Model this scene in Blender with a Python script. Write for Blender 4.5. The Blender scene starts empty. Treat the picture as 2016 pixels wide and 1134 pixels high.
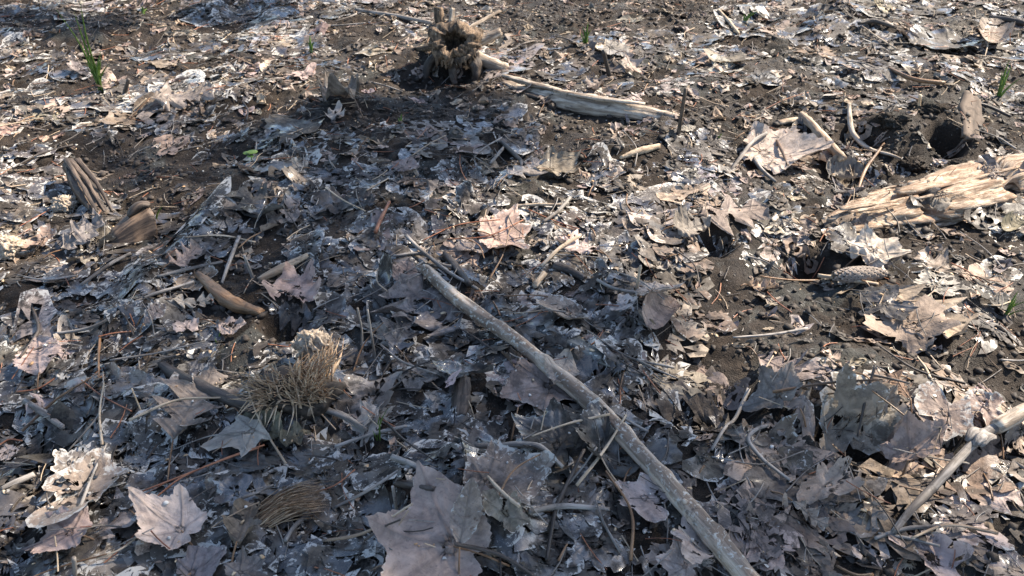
import bpy, math, random
import numpy as np
from mathutils import Vector

random.seed(7)
RNG = np.random.default_rng(11)
SC = bpy.context.scene
COL = SC.collection

# ------------------------------------------------------------------ camera
CAM_H, PITCH, FPX = 0.85, math.radians(37.0), 1582.0
cam_d = bpy.data.cameras.new("camera")
cam_d.sensor_width = 36.0
cam_d.lens = 36.0 * FPX / 2016.0
cam_d.clip_start = 0.02
cam_d.clip_end = 400.0
cam = bpy.data.objects.new("camera", cam_d)
COL.objects.link(cam)
cam.location = (0, 0, CAM_H)
cam.rotation_euler = (math.pi / 2 - PITCH, 0, 0)
SC.camera = cam
cam_d.dof.use_dof = True
cam_d.dof.focus_distance = 1.25
cam_d.dof.aperture_fstop = 11.0

# ------------------------------------------------------------------ light
SUN = Vector((0.72, 0.46, 0.74)).normalized()      # towards the sun
SUN_ELEV = math.asin(SUN.z)
SUN_AZ = math.atan2(SUN.x, SUN.y)                  # clockwise from +y
world = bpy.data.worlds.new("World")
SC.world = world
world.use_nodes = True
wn = world.node_tree
wn.nodes.clear()
sky = wn.nodes.new("ShaderNodeTexSky")
sky.sky_type = 'NISHITA'
sky.sun_disc = False
sky.sun_elevation = SUN_ELEV
sky.sun_rotation = SUN_AZ
sky.air_density = 1.0
sky.dust_density = 0.7
bg = wn.nodes.new("ShaderNodeBackground")
bg.inputs['Strength'].default_value = 0.105
wo = wn.nodes.new("ShaderNodeOutputWorld")
wn.links.new(sky.outputs[0], bg.inputs[0])
wn.links.new(bg.outputs[0], wo.inputs[0])
sun_d = bpy.data.lights.new("sun", 'SUN')
sun_d.energy = 5.0
sun_d.angle = math.radians(0.5)
sun_d.color = (1.0, 0.88, 0.72)
sun_o = bpy.data.objects.new("sun", sun_d)
COL.objects.link(sun_o)
sun_o.rotation_euler = SUN.to_track_quat('Z', 'Y').to_euler()
sun_o.location = (6, 3, 8)
SC.view_settings.view_transform = 'Standard'
SC.view_settings.look = 'None'
SC.view_settings.gamma = 1.0
SC.view_settings.exposure = 1.55
SC.view_settings.use_curve_mapping = False
SC.render.engine = 'CYCLES'
SC.cycles.max_bounces = 5
SC.cycles.diffuse_bounces = 3
SC.cycles.glossy_bounces = 2
SC.cycles.use_denoising = True

# ------------------------------------------------------------------ maths
CP, SP = math.cos(PITCH), math.sin(PITCH)


def P(px, py, z=0.0):
    """photo pixel -> point of the horizontal plane at height z"""
    dx = (px - 1008.0) / FPX
    dy = (567.0 - py) / FPX
    d = np.array([dx, CP + dy * SP, -SP + dy * CP])
    t = (z - CAM_H) / d[2]
    return np.array([0, 0, CAM_H]) + d * t


def depth(p):
    return p[1] * CP + (CAM_H - p[2]) * SP


def to_px(p):
    x, y, z = p[0], p[1], p[2] - CAM_H
    f = y * CP - z * SP
    u = y * SP + z * CP
    return 1008.0 + FPX * x / f, 567.0 - FPX * u / f


def mpp(px, py):                                    # metres per photo pixel there
    return depth(P(px, py)) / FPX


def _hash(ix, iy, seed):
    h = (ix.astype(np.int64) * 374761393 + iy.astype(np.int64) * 668265263 + seed * 974711) & 0x7fffffff
    h = ((h ^ (h >> 13)) * 1274126177) & 0x7fffffff
    h = (h ^ (h >> 16)) & 0xffff
    return h / 65535.0


def vnoise(x, y, seed=0):
    ix, iy = np.floor(x), np.floor(y)
    fx, fy = x - ix, y - iy
    fx = fx * fx * fx * (fx * (fx * 6 - 15) + 10)
    fy = fy * fy * fy * (fy * (fy * 6 - 15) + 10)
    a, b = _hash(ix, iy, seed), _hash(ix + 1, iy, seed)
    c, d = _hash(ix, iy + 1, seed), _hash(ix + 1, iy + 1, seed)
    return (a + (b - a) * fx) * (1 - fy) + (c + (d - c) * fx) * fy


def fbm(x, y, seed=0, n=4):
    s, a, t = 0, 1.0, 0
    for i in range(n):
        s = s + a * (vnoise(x * 2 ** i + 17.3 * i, y * 2 ** i - 9.1 * i, seed + i) - 0.5)
        t += a
        a *= 0.5
    return s / t * 2


def sstep(a, b, x):
    t = np.clip((x - a) / (b - a), 0, 1)
    return t * t * (3 - 2 * t)


# ------------------------------------------------------------------ mesh helpers
def set_props(o, **kw):
    for k, v in kw.items():
        if v is not None:
            o[k] = v
    return o


def tri_mesh(name, v, f, mats, attrs=None, smooth=True, mi=None):
    me = bpy.data.meshes.new(name)
    v = np.asarray(v, dtype=np.float32)
    f = np.asarray(f, dtype=np.int32)
    me.vertices.add(len(v))
    me.vertices.foreach_set("co", v.ravel())
    me.loops.add(f.size)
    me.loops.foreach_set("vertex_index", f.ravel())
    me.polygons.add(len(f))
    me.polygons.foreach_set("loop_start", np.arange(0, f.size, 3, dtype=np.int32))
    if smooth:
        me.polygons.foreach_set("use_smooth", np.ones(len(f), dtype=bool))
    for k, a in (attrs or {}).items():
        a = np.asarray(a, dtype=np.float32)
        if a.ndim == 1:
            me.attributes.new(k, 'FLOAT', 'POINT').data.foreach_set("value", a)
        elif a.shape[1] == 4:
            me.attributes.new(k, 'FLOAT_COLOR', 'POINT').data.foreach_set("color", a.ravel())
        else:
            me.attributes.new(k, 'FLOAT_VECTOR', 'POINT').data.foreach_set("vector", a.ravel())
    for m in (mats if isinstance(mats, (list, tuple)) else [mats]):
        me.materials.append(m)
    if mi is not None:
        me.polygons.foreach_set("material_index", np.asarray(mi, dtype=np.int32))
    me.update(calc_edges=True)
    return me


def link(name, me, parent=None, loc=None, **props):
    o = bpy.data.objects.new(name, me)
    COL.objects.link(o)
    if parent is not None:
        o.parent = parent
    if loc is not None:
        o.location = loc
    return set_props(o, **props)


def thing(name, label, cat, loc, group=None):
    return link(name, None, None, loc, label=label, category=cat, group=group)


def grid_tris(n, m, wrap=False, off=0):
    """n rows x m columns of vertices -> triangles"""
    i = np.arange(n - 1)[:, None]
    j = np.arange(m if wrap else m - 1)[None, :]
    j2 = (j + 1) % m
    a, b, c, d = i * m + j, i * m + j2, (i + 1) * m + j2, (i + 1) * m + j
    t1 = np.stack([a, b, c], -1).reshape(-1, 3)
    t2 = np.stack([a, c, d], -1).reshape(-1, 3)
    return np.concatenate([t1, t2]) + off


def cat_meshes(parts):
    """[(v, f, attrs)] -> one"""
    vs, fs, n = [], [], 0
    at = {}
    for v, f, a in parts:
        vs.append(v)
        fs.append(np.asarray(f) + n)
        n += len(v)
        for k, x in a.items():
            at.setdefault(k, []).append(x)
    return np.concatenate(vs), np.concatenate(fs), {k: np.concatenate(x) for k, x in at.items()}


def tube(path, rad, sides=10, rough=0.0, seed=0, cap=True, flat=1.0, freq=60.0, endrag=0.0):
    """a tube along path with per-point radii, uneven skin; returns v, f, attrs(gco)"""
    path = np.asarray(path, dtype=float)
    rad = np.broadcast_to(np.asarray(rad, dtype=float), (len(path),)).copy()
    tan = np.gradient(path, axis=0)
    tan /= np.linalg.norm(tan, axis=1)[:, None] + 1e-9
    up = np.array([0, 0, 1.0])
    if abs(tan[0] @ up) > 0.9:
        up = np.array([0, 1.0, 0])
    n1 = np.cross(tan, up)
    n1 /= np.linalg.norm(n1, axis=1)[:, None] + 1e-9
    n2 = np.cross(n1, tan)
    seg = np.r_[0, np.cumsum(np.linalg.norm(np.diff(path, axis=0), axis=1))]
    th = np.linspace(0, 2 * math.pi, sides, endpoint=False)
    S, T = np.meshgrid(seg, th, indexing='ij')
    nz = fbm(S * freq * 0.35 + seed, np.cos(T) * 1.3 + seed * 3.1, seed, 3) + 0.7 * fbm(np.sin(T) * 1.5 + 5 * seed, S * freq, seed + 5, 3)
    R = rad[:, None] * (1 + rough * nz)
    v = path[:, None] + n1[:, None] * (np.cos(T) * R)[..., None] + n2[:, None] * (np.sin(T) * R * flat)[..., None]
    if endrag:
        k = (vnoise(np.cos(th) * 3 + seed, np.sin(th) * 3, seed) - 0.5) * 2 * endrag
        v[-1] += tan[-1] * k[:, None]
        v[0] -= tan[0] * k[:, None]
    g = np.stack([S * 0.13 + seed * 0.77, np.cos(T) * rad[:, None], np.sin(T) * rad[:, None]], -1).reshape(-1, 3)
    f = grid_tris(len(path), sides, True)
    v = v.reshape(-1, 3)
    if cap:
        a, b = len(v), len(v) + 1
        v = np.concatenate([v, path[:1] - tan[:1] * rad[0] * 0.15, path[-1:] + tan[-1:] * rad[-1] * 0.15])
        g = np.concatenate([g, g[:1], g[-1:]])
        j = np.arange(sides)
        j2 = (j + 1) % sides
        e = (len(path) - 1) * sides
        f = np.concatenate([f, np.stack([np.full(sides, a), j2, j], -1), np.stack([np.full(sides, b), e + j, e + j2], -1)])
    return v, f, {'gco': g}


def curve_pts(pts, n):
    """Catmull-Rom through pts"""
    pts = np.asarray(pts, dtype=float)
    if len(pts) == 2:
        t = np.linspace(0, 1, n)[:, None]
        return pts[0] * (1 - t) + pts[1] * t
    q = np.concatenate([2 * pts[:1] - pts[1:2], pts, 2 * pts[-1:] - pts[-2:-1]])
    out = []
    for u in np.linspace(0, len(pts) - 1 - 1e-6, n):
        i = int(u)
        t = u - i
        a, b, c, d = q[i:i + 4]
        out.append(0.5 * (2 * b + (c - a) * t + (2 * a - 5 * b + 4 * c - d) * t * t + (3 * b - a - 3 * c + d) * t ** 3))
    return np.array(out)


# ------------------------------------------------------------------ materials
class NT:
    def __init__(self, name):
        self.m = bpy.data.materials.new(name)
        self.m.use_nodes = True
        self.t = self.m.node_tree
        self.t.nodes.clear()
        self.out = self.n("ShaderNodeOutputMaterial")

    def n(self, kind, **kw):
        x = self.t.nodes.new(kind)
        for k, v in kw.items():
            setattr(x, k, v)
        return x

    def put(self, sock, v):
        if hasattr(v, 'is_output') or isinstance(v, bpy.types.NodeSocket):
            self.t.links.new(v, sock)
        else:
            sock.default_value = v

    def noise(self, vec, scale, detail=4, rough=0.55, dist=0.0):
        x = self.n("ShaderNodeTexNoise")
        self.put(x.inputs['Vector'], vec)
        x.inputs['Scale'].default_value = scale
        x.inputs['Detail'].default_value = detail
        x.inputs['Roughness'].default_value = rough
        x.inputs['Distortion'].default_value = dist
        return x.outputs[0]

    def ramp(self, v, a, b, lo=0.0, hi=1.0):
        x = self.n("ShaderNodeMapRange", interpolation_type='SMOOTHSTEP')
        self.put(x.inputs[0], v)
        self.put(x.inputs[1], a)
        self.put(x.inputs[2], b)
        x.inputs[3].default_value = lo
        x.inputs[4].default_value = hi
        return x.outputs[0]

    def math(self, op, a, b=0.0, c=None, clamp=False):
        x = self.n("ShaderNodeMath", operation=op, use_clamp=clamp)
        self.put(x.inputs[0], a)
        self.put(x.inputs[1], b)
        if c is not None:
            self.put(x.inputs[2], c)
        return x.outputs[0]

    def mix(self, f, a, b, mode='MIX'):
        x = self.n("ShaderNodeMix", data_type='RGBA', blend_type=mode)
        self.put(x.inputs[0], f)
        self.put(x.inputs[6], a)
        self.put(x.inputs[7], b)
        return x.outputs[2]

    def attr(self, name, out='Fac'):
        x = self.n("ShaderNodeAttribute", attribute_name=name)
        return x.outputs[out]

    def pos(self):
        return self.n("ShaderNodeNewGeometry").outputs['Position']

    def bump(self, h, strength, dist):
        x = self.n("ShaderNodeBump")
        x.inputs['Strength'].default_value = strength
        x.inputs['Distance'].default_value = dist
        self.put(x.inputs['Height'], h)
        return x.outputs[0]

    def finish(self, col, rough, normal=None, spec=0.5, trans=None, coat=None):
        b = self.n("ShaderNodeBsdfPrincipled")
        self.put(b.inputs['Base Color'], col)
        self.put(b.inputs['Roughness'], rough)
        self.put(b.inputs['Specular IOR Level'], spec)
        if normal is not None:
            self.put(b.inputs['Normal'], normal)
        if coat is not None:
            self.put(b.inputs['Coat Weight'], coat)
            b.inputs['Coat IOR'].default_value = 1.85
            b.inputs['Coat Roughness'].default_value = 0.20
        res = b.outputs[0]
        if trans:
            tr = self.n("ShaderNodeBsdfTranslucent")
            self.put(tr.inputs[0], col)
            ms = self.n("ShaderNodeMixShader")
            ms.inputs[0].default_value = trans
            self.t.links.new(res, ms.inputs[1])
            self.t.links.new(tr.outputs[0], ms.inputs[2])
            res = ms.outputs[0]
        self.t.links.new(res, self.out.inputs['Surface'])
        return self.m


def c4(r, g, b):
    return (r, g, b, 1.0)


def mud_material():
    n = NT("mud")
    p = n.pos()
    big = n.noise(p, 2.6, 3)
    mid = n.noise(p, 17, 5, 0.65)
    fine = n.noise(p, 120, 5, 0.7)
    col = n.mix(n.ramp(mid, 0.3, 0.7), c4(0.011, 0.008, 0.006), c4(0.040, 0.029, 0.021))
    col = n.mix(n.ramp(n.noise(p, 210, 5, 0.8), 0.55, 0.72, 0, 0.75), col, c4(0.11, 0.085, 0.066))
    # grey dried film of algae and silt, with white flecks where it has peeled
    film = n.math('MULTIPLY', n.ramp(n.noise(p, 6.5, 5, 0.65, 0.6), 0.50, 0.62), n.ramp(big, 0.4, 0.58))
    filmcol = n.mix(n.noise(p, 45, 4), c4(0.028, 0.028, 0.025), c4(0.062, 0.062, 0.056))
    col = n.mix(film, col, filmcol)
    fleck = n.math('MULTIPLY', n.ramp(n.noise(p, 95, 6, 0.72, 0.8), 0.59, 0.69), n.math('ADD', n.math('MULTIPLY', film, 0.85), 0.12))
    col = n.mix(fleck, col, c4(0.46, 0.45, 0.42))
    wet = n.ramp(n.noise(p, 5.0, 3), 0.42, 0.62)
    rough = n.math('SUBTRACT', 0.9, n.math('MULTIPLY', wet, 0.35))
    h = n.math('ADD', n.math('MULTIPLY', fine, 0.6), n.math('MULTIPLY', n.noise(p, 420, 3, 0.6), 0.35))
    return n.finish(col, rough, n.bump(h, 1.0, 0.010), 0.22)


def leaf_material():
    n = NT("dead_leaf")
    p = n.pos()
    tint = n.attr('tint', 'Color')
    wet, crust, edge, vein, stain = n.attr('wet'), n.attr('crust'), n.attr('edge'), n.attr('vein'), n.attr('stain')
    m1 = n.noise(p, 38, 5, 0.65, 0.5)
    m2 = n.noise(p, 190, 4, 0.65)
    col = n.mix(n.ramp(m1, 0.3, 0.7), n.mix(0.5, tint, c4(0.045, 0.034, 0.027)), n.mix(0.2, tint, c4(0.42, 0.36, 0.29)))
    col = n.mix(n.ramp(m2, 0.56, 0.72, 0, 0.45), col, c4(0.06, 0.048, 0.04))
    # mud splashed and soaked into the blade
    mudm = n.math('MULTIPLY', n.ramp(n.math('ADD', n.math('MULTIPLY', n.noise(p, 19, 6, 0.75, 1.2), 0.65), n.math('MULTIPLY', n.noise(p, 75, 5, 0.7, 0.6), 0.35)), 0.485, 0.56), stain, clamp=True)
    col = n.mix(mudm, col, c4(0.022, 0.018, 0.015))
    col = n.mix(n.math('MULTIPLY', vein, 0.55), col, n.mix(0.6, tint, c4(0.03, 0.024, 0.02)))
    # pale dried film that clings to rims and in flakes
    e2 = n.math('MULTIPLY', n.math('POWER', edge, 5.0), 0.16)
    cr = n.math('ADD', n.noise(p, 85, 6, 0.72, 1.0), e2)
    thr = n.math('SUBTRACT', 0.79, n.math('MULTIPLY', crust, 0.30))
    cm = n.ramp(cr, thr, n.math('ADD', thr, 0.07))
    col = n.mix(cm, col, c4(0.46, 0.435, 0.395))
    ws = n.math('MULTIPLY', wet, n.ramp(n.noise(p, 21, 4), 0.45, 0.58))
    rough = n.math('ADD', n.math('SUBTRACT', 0.72, n.math('MULTIPLY', ws, 0.54)), n.math('MULTIPLY', cm, 0.25), clamp=True)
    h = n.math('ADD', n.math('MULTIPLY', m1, 1.0), n.math('ADD', n.math('MULTIPLY', m2, 0.25), n.math('MULTIPLY', vein, -0.5)))
    return n.finish(col, rough, n.bump(h, 0.6, 0.005), 0.3, 0.10, n.math('MULTIPLY', n.math('MULTIPLY', ws, ws), n.math('SUBTRACT', 1.0, cm)))


def wood_material(name, ca, cb, cc, scale=140, rough=0.75, bump=0.8, lichen=0.0, lc=(0.5, 0.5, 0.46), bd=0.003, dirt=0.7):
    n = NT(name)
    g = n.attr('gco', 'Vector')
    a = n.noise(g, scale, 5, 0.65)
    b = n.noise(g, scale * 0.23, 4, 0.6, 0.6)
    col = n.mix(n.ramp(a, 0.34, 0.66), c4(*ca), c4(*cb))
    col = n.mix(n.ramp(b, 0.46, 0.62, 0, 0.9), col, c4(*cc))
    col = n.mix(n.ramp(n.noise(n.pos(), 33, 6, 0.72, 0.5), 0.54, 0.64, 0, dirt), col, n.mix(0.8, col, c4(0.03, 0.023, 0.018)))
    if lichen:
        l = n.ramp(n.noise(n.pos(), 130, 5, 0.7, 0.5), 0.62 - 0.12 * lichen, 0.72 - 0.12 * lichen)
        col = n.mix(l, col, c4(*lc))
    h = n.math('ADD', n.math('MULTIPLY', a, 0.8), n.math('MULTIPLY', n.noise(g, scale * 3.1, 3), 0.3))
    return n.finish(col, rough, n.bump(h, bump, bd), 0.35)


M_MUD = mud_material()
M_LEAF = leaf_material()
M_STICK = wood_material("stick_bark", (0.25, 0.19, 0.135), (0.62, 0.50, 0.385), (0.15, 0.105, 0.075), 110, 0.7, 1.0, 0.75, (0.46, 0.43, 0.37))
M_TWIG_GREY = wood_material("grey_twig", (0.16, 0.14, 0.12), (0.34, 0.31, 0.28), (0.09, 0.075, 0.065), 160)
M_TWIG_TAN = wood_material("tan_twig", (0.36, 0.27, 0.18), (0.55, 0.44, 0.32), (0.22, 0.15, 0.10), 160)
M_TWIG_DARK = wood_material("dark_twig", (0.028, 0.022, 0.019), (0.085, 0.068, 0.056), (0.03, 0.024, 0.02), 150, 0.5)
M_TWIG_BROWN = wood_material("brown_stick", (0.16, 0.085, 0.042), (0.27, 0.16, 0.085), (0.06, 0.036, 0.022), 130, 0.45)
M_RED = wood_material("red_needle", (0.24, 0.09, 0.045), (0.36, 0.16, 0.085), (0.16, 0.06, 0.035), 200, 0.5)
M_WEATHERED = wood_material("weathered_wood", (0.22, 0.17, 0.125), (0.54, 0.46, 0.37), (0.13, 0.095, 0.07), 150, 0.8, 1.0)
M_ROTTEN = wood_material("rotten_wood", (0.20, 0.125, 0.075), (0.62, 0.50, 0.375), (0.24, 0.15, 0.095), 190, 0.85, 1.0, 0.2, (0.64, 0.57, 0.48), 0.008, 0.5)
M_STUMP = wood_material("stump_wood", (0.06, 0.040, 0.027), (0.24, 0.165, 0.105), (0.03, 0.021, 0.015), 130, 0.85, 1.0, 0.15, (0.5, 0.42, 0.32), 0.005)
M_DARKWOOD = wood_material("soaked_shaded_wood", (0.040, 0.029, 0.022), (0.125, 0.092, 0.068), (0.022, 0.016, 0.012), 150, 0.6, 1.0)
M_CHUNK = wood_material("split_wood", (0.065, 0.042, 0.029), (0.22, 0.15, 0.10), (0.035, 0.024, 0.018), 170, 0.55, 0.8)
M_STRAW = wood_material("dead_straw", (0.46, 0.32, 0.20), (0.70, 0.54, 0.38), (0.30, 0.19, 0.115), 200, 0.6, 0.4, dirt=0.0)
M_MOSSY = wood_material("algae_bark", (0.06, 0.068, 0.066), (0.20, 0.205, 0.19), (0.05, 0.052, 0.05), 90, 0.5, 0.8, 0.5, (0.42, 0.44, 0.42))
M_CONE = wood_material("cone_scale", (0.17, 0.125, 0.095), (0.38, 0.32, 0.27), (0.10, 0.07, 0.05), 200, 0.75, 0.6, 0.25, (0.5, 0.46, 0.41))


def simple(name, a, b, scale, rough=0.6, bump=0.0, trans=None, bd=0.003):
    n = NT(name)
    p = n.pos()
    x = n.noise(p, scale, 5, 0.65)
    col = n.mix(n.ramp(x, 0.35, 0.65), c4(*a), c4(*b))
    return n.finish(col, rough, n.bump(x, bump, bd) if bump else None, 0.4, trans)


M_GRASS = simple("green_grass", (0.09, 0.17, 0.030), (0.20, 0.29, 0.07), 60, 0.45, 0, 0.3)
M_CLOD = simple("dry_clod", (0.22, 0.17, 0.125), (0.46, 0.385, 0.30), 150, 0.95, 1.0)
M_CRUMB = simple("mud_crumb", (0.015, 0.011, 0.008), (0.055, 0.041, 0.031), 90, 0.75, 0.6)
M_CHAFF = simple("chaff", (0.34, 0.19, 0.085), (0.60, 0.46, 0.30), 40, 0.6)
M_BARK = wood_material("pine_bark", (0.07, 0.052, 0.04), (0.17, 0.13, 0.10), (0.05, 0.036, 0.028), 30, 0.9)
M_PINE = simple("pine_needles", (0.035, 0.06, 0.022), (0.065, 0.10, 0.04), 3, 0.6)

# ------------------------------------------------------------------ the lie of the ground
GX0, GX1, GY0, GY1, GR = -2.7, 2.7, 0.2, 4.0, 0.005
GNX, GNY = int((GX1 - GX0) / GR) + 1, int((GY1 - GY0) / GR) + 1


def h_low(x, y):
    return 0.05 * fbm(x * 0.45, y * 0.45, 3, 2) + 0.0


BUMPS = [  # photo pixel, radii in metres (across, along), height, steepness
    (1815, 262, .17, .12, .050), (1862, 285, .055, .05, -.085), (1700, 262, .06, .06, -.05), (1690, 330, .10, .05, -.035),
    (572, 642, .055, .05, -.065), (510, 690, .10, .08, .012), (1592, 505, .05, .045, -.06), (1405, 470, .045, .05, -.045),
    (1440, 790, .05, .045, -.035), (1660, 850, .045, .04, -.05), (1735, 880, .05, .05, -.05), (1360, 800, .05, .05, -.04),
    (740, 610, .05, .04, -.04), (95, 860, .05, .05, -.03), (1000, 930, .09, .06, .028), (1100, 860, .10, .06, .018),
    (985, 1040, .06, .05, .022), (590, 770, .09, .07, .030), (870, 145, .17, .10, -.035), (1400, 430, .08, .06, .025),
    (1880, 810, .10, .07, .028), (310, 620, .05, .05, .025), (420, 180, .2, .1, .02), (1640, 720, .2, .12, .015),
    (1270, 620, .06, .05, .02), (140, 450, .05, .05, .015), (880, 560, .08, .06, .012), (1160, 300, .12, .08, .02),
    (1700, 60, .3, .15, .03), (200, 60, .3, .15, .03), (320, 800, .09, .07, .02), (1235, 900, .05, .04, -.03),
]
RIDGES = [((470, 372), (215, 640), .045, .028), ((1040, 620), (1280, 740), .04, .012)]
gx = np.linspace(GX0, GX1, GNX)
gy = np.linspace(GY0, GY1, GNY)
XX, YY = np.meshgrid(gx, gy, indexing='ij')
edge_fade = sstep(0, 0.4, np.minimum(np.minimum(XX - GX0, GX1 - XX), np.minimum(YY - GY0 + 0.15, GY1 - YY)))
Hd = 0.026 * fbm(XX * 2.4, YY * 2.4, 21, 3)
Hd += 0.018 * fbm(XX * 8 + 0.3 * fbm(XX * 5, YY * 5, 4), YY * 8, 31, 3)
clumpy = sstep(0.42, 0.62, vnoise(XX * 5, YY * 5, 77))
cr = fbm(XX * 42, YY * 42, 41, 3)
Hd += (0.005 + 0.007 * clumpy) * np.abs(cr) * 1.5 + 0.0034 * fbm(XX * 110, YY * 110, 51, 2)
for px, py, ra, rb, hh in BUMPS:
    c = P(px, py)
    w = 0.25 * fbm(XX * 14, YY * 14, int(px) % 97, 3)
    d = np.sqrt(((XX - c[0]) / ra) ** 2 + ((YY - c[1]) / rb) ** 2) + w
    Hd += hh * (1 - sstep(0.25, 1.15, d))
for a, b, wd, hh in RIDGES:
    a, b = P(*a), P(*b)
    ab = b - a
    t = np.clip(((XX - a[0]) * ab[0] + (YY - a[1]) * ab[1]) / (ab @ ab), 0, 1)
    d = np.hypot(XX - a[0] - t * ab[0], YY - a[1] - t * ab[1]) / wd + 0.3 * fbm(XX * 9, YY * 9, 8, 2)
    Hd += hh * (1 - sstep(0.1, 1.1, d))
HG = h_low(XX, YY) - h_low(np.array([0.0]), np.array([1.4]))[0] + Hd * edge_fade
H_OFF = h_low(np.array([0.0]), np.array([1.4]))[0]


def samp(G, x, y):
    fx = np.clip((np.asarray(x) - GX0) / GR, 0, GNX - 1.001)
    fy = np.clip((np.asarray(y) - GY0) / GR, 0, GNY - 1.001)
    i, j = fx.astype(int), fy.astype(int)
    a, b = fx - i, fy - j
    return (G[i, j] * (1 - a) + G[i + 1, j] * a) * (1 - b) + (G[i, j + 1] * (1 - a) + G[i + 1, j + 1] * a) * b


def axis(lo, hi, step, far):
    core = list(np.arange(lo, hi + 1e-6, step))
    out, s, x = [], step, hi
    while x < far:
        s *= 1.35
        x += s
        out.append(x)
    neg, s, x = [], step, lo
    while x > -far:
        s *= 1.35
        x -= s
        neg.append(x)
    return np.array(neg[::-1] + core + out)


ax, ay = axis(-2.3, 2.3, 0.0064, 90.0), axis(0.4, 3.6, 0.0064, 90.0)
AX, AY = np.meshgrid(ax, ay, indexing='ij')
inside = (AX > GX0) & (AX < GX1) & (AY > GY0) & (AY < GY1)
AZ = np.where(inside, samp(HG, AX, AY), h_low(AX, AY) - H_OFF)
gv = np.stack([AX, AY, AZ], -1).reshape(-1, 3)
link("ground", tri_mesh("ground", gv, grid_tris(len(ax), len(ay)), M_MUD), kind='structure',
     label="dark wet mud of a dried-out hollow with grey silt film")

TOP = HG.copy()                                       # the height of whatever lies on top


def sm_top(x, y):
    """a lightly smoothed top height"""
    s = 0
    for dx, dy in ((0, 0), (.012, 0), (-.012, 0), (0, .012), (0, -.012)):
        s = s + samp(TOP, x + dx, y + dy)
    return s / 5


def raise_top(x, y, z):
    i = np.clip(np.round((x - GX0) / GR).astype(int), 0, GNX - 1)
    j = np.clip(np.round((y - GY0) / GR).astype(int), 0, GNY - 1)
    np.maximum.at(TOP, (i, j), z)


def PG(px, py, extra=0.0):
    """photo pixel -> the point of the littered ground seen there"""
    z = 0.0
    for _ in range(5):
        p = P(px, py, z + extra)
        z = 0.5 * z + 0.5 * float(sm_top(p[0], p[1]))
    p = P(px, py, z + extra)
    return np.array([p[0], p[1], z])


# ------------------------------------------------------------------ leaf outlines
def polar_leaf(lobes, nr, na, body, seed, notch=0.18, tooth=True):
    r = np.random.default_rng(seed)
    th = list(np.linspace(-math.pi, math.pi, na, endpoint=False))
    L = []
    for a, l, k in lobes:
        a = math.radians(a + r.uniform(-9, 9))
        l *= r.uniform(0.72, 1.12)
        L.append((a, l, k))
        th += [a]
        if tooth:
            for s in (-1, 1):
                da = r.uniform(0.15, 0.26)
                L.append((a + s * da, l * r.uniform(0.62, 0.78), 3.4))
                th += [a + s * da]
    th = np.sort(np.array(th))
    R = np.full(len(th), body)
    for a, l, k in L:
        d = np.abs((th - a + math.pi) % (2 * math.pi) - math.pi)
        q = np.where(d < 1.2, l / (np.cos(d) + k * np.sin(d)), 0)
        R = np.maximum(R, q)
    R *= 1 - (1 - notch / body) * np.exp(-((np.abs(th) - math.pi) / 0.22) ** 2)
    for _ in range(2):
        R = 0.5 * R + 0.25 * (np.roll(R, 1) + np.roll(R, -1))
    R *= 1 + 0.025 * r.normal(size=len(th))
    fr = np.linspace(0, 1, nr + 1)[1:] ** 0.85
    v = [[0, 0]]
    v = np.concatenate([np.zeros((1, 2)), np.stack([fr[:, None] * R * np.cos(th), fr[:, None] * R * np.sin(th)], -1).reshape(-1, 2)])
    n = len(th)
    j = np.arange(n)
    f = np.concatenate([np.stack([np.zeros(n, int), 1 + j, 1 + (j + 1) % n], -1), grid_tris(nr, n, True, 1)])
    edge = np.concatenate([[0], np.repeat(fr, n)])
    vein = np.zeros(len(v))
    for a, l, k in L[::3] if tooth else L:
        u = v[:, 0] * math.cos(a) + v[:, 1] * math.sin(a)
        w = np.abs(-v[:, 0] * math.sin(a) + v[:, 1] * math.cos(a))
        vein = np.maximum(vein, np.where(u > -0.02, np.exp(-(w / 0.02) ** 2), 0))
    return v, f, edge, vein


def strip_leaf(kind, nt, nu, seed):
    r = np.random.default_rng(seed)
    t = np.linspace(0, 1, nt)
    u = np.linspace(-1, 1, nu)
    w = np.zeros((2, nt))
    rake = np.zeros((2, nt))
    for s in range(2):
        if kind == 'oak':
            env = 0.40 * np.sin(math.pi * np.clip(t, 0, 1) ** 0.85) ** 0.6
            nl = r.integers(3, 5)
            ph = (t * nl + r.uniform(-0.15, 0.15) + s * 0.12) % 1.0
            lob = np.where(ph < 0.62, ph / 0.62, (1 - ph) / 0.38) ** 1.1
            amp = r.uniform(0.6, 1.15, 8)[np.clip((t * nl + s * 0.12).astype(int), 0, 7)]
            w[s] = env * (0.22 + 0.86 * lob * amp) + 0.008
            rake[s] = 0.45
            w[s] *= 1 - 0.75 * np.exp(-(t / 0.07) ** 2)
        else:
            w[s] = r.uniform(0.20, 0.26) * np.sin(math.pi * t ** 0.9) ** 0.85 * (1 + 0.05 * np.sin(t * 60 + s)) + 0.004
            rake[s] = 0.08
    W = np.where(u[None] < 0, w[0][:, None], w[1][:, None])
    K = np.where(u[None] < 0, rake[0][:, None], rake[1][:, None])
    y = u[None] * W
    x = t[:, None] + K * np.abs(u[None]) * W + 0 * u[None] - 0.10 * (np.abs(u[None]) * W)
    v = np.stack([x, y], -1).reshape(-1, 2)
    f = grid_tris(nt, nu)
    edge = np.broadcast_to(np.abs(u)[None], (nt, nu)).copy()
    vein = np.exp(-(np.abs(y) / 0.012) ** 2)
    nl = 6
    sv = np.exp(-((((x - 0.75 * np.abs(y)) * nl) % 1.0 - 0.5) / 0.07) ** 2) * 0.7 * (np.abs(u)[None] < 0.95)
    return v, f, edge.ravel(), np.maximum(vein, sv).ravel()


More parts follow.
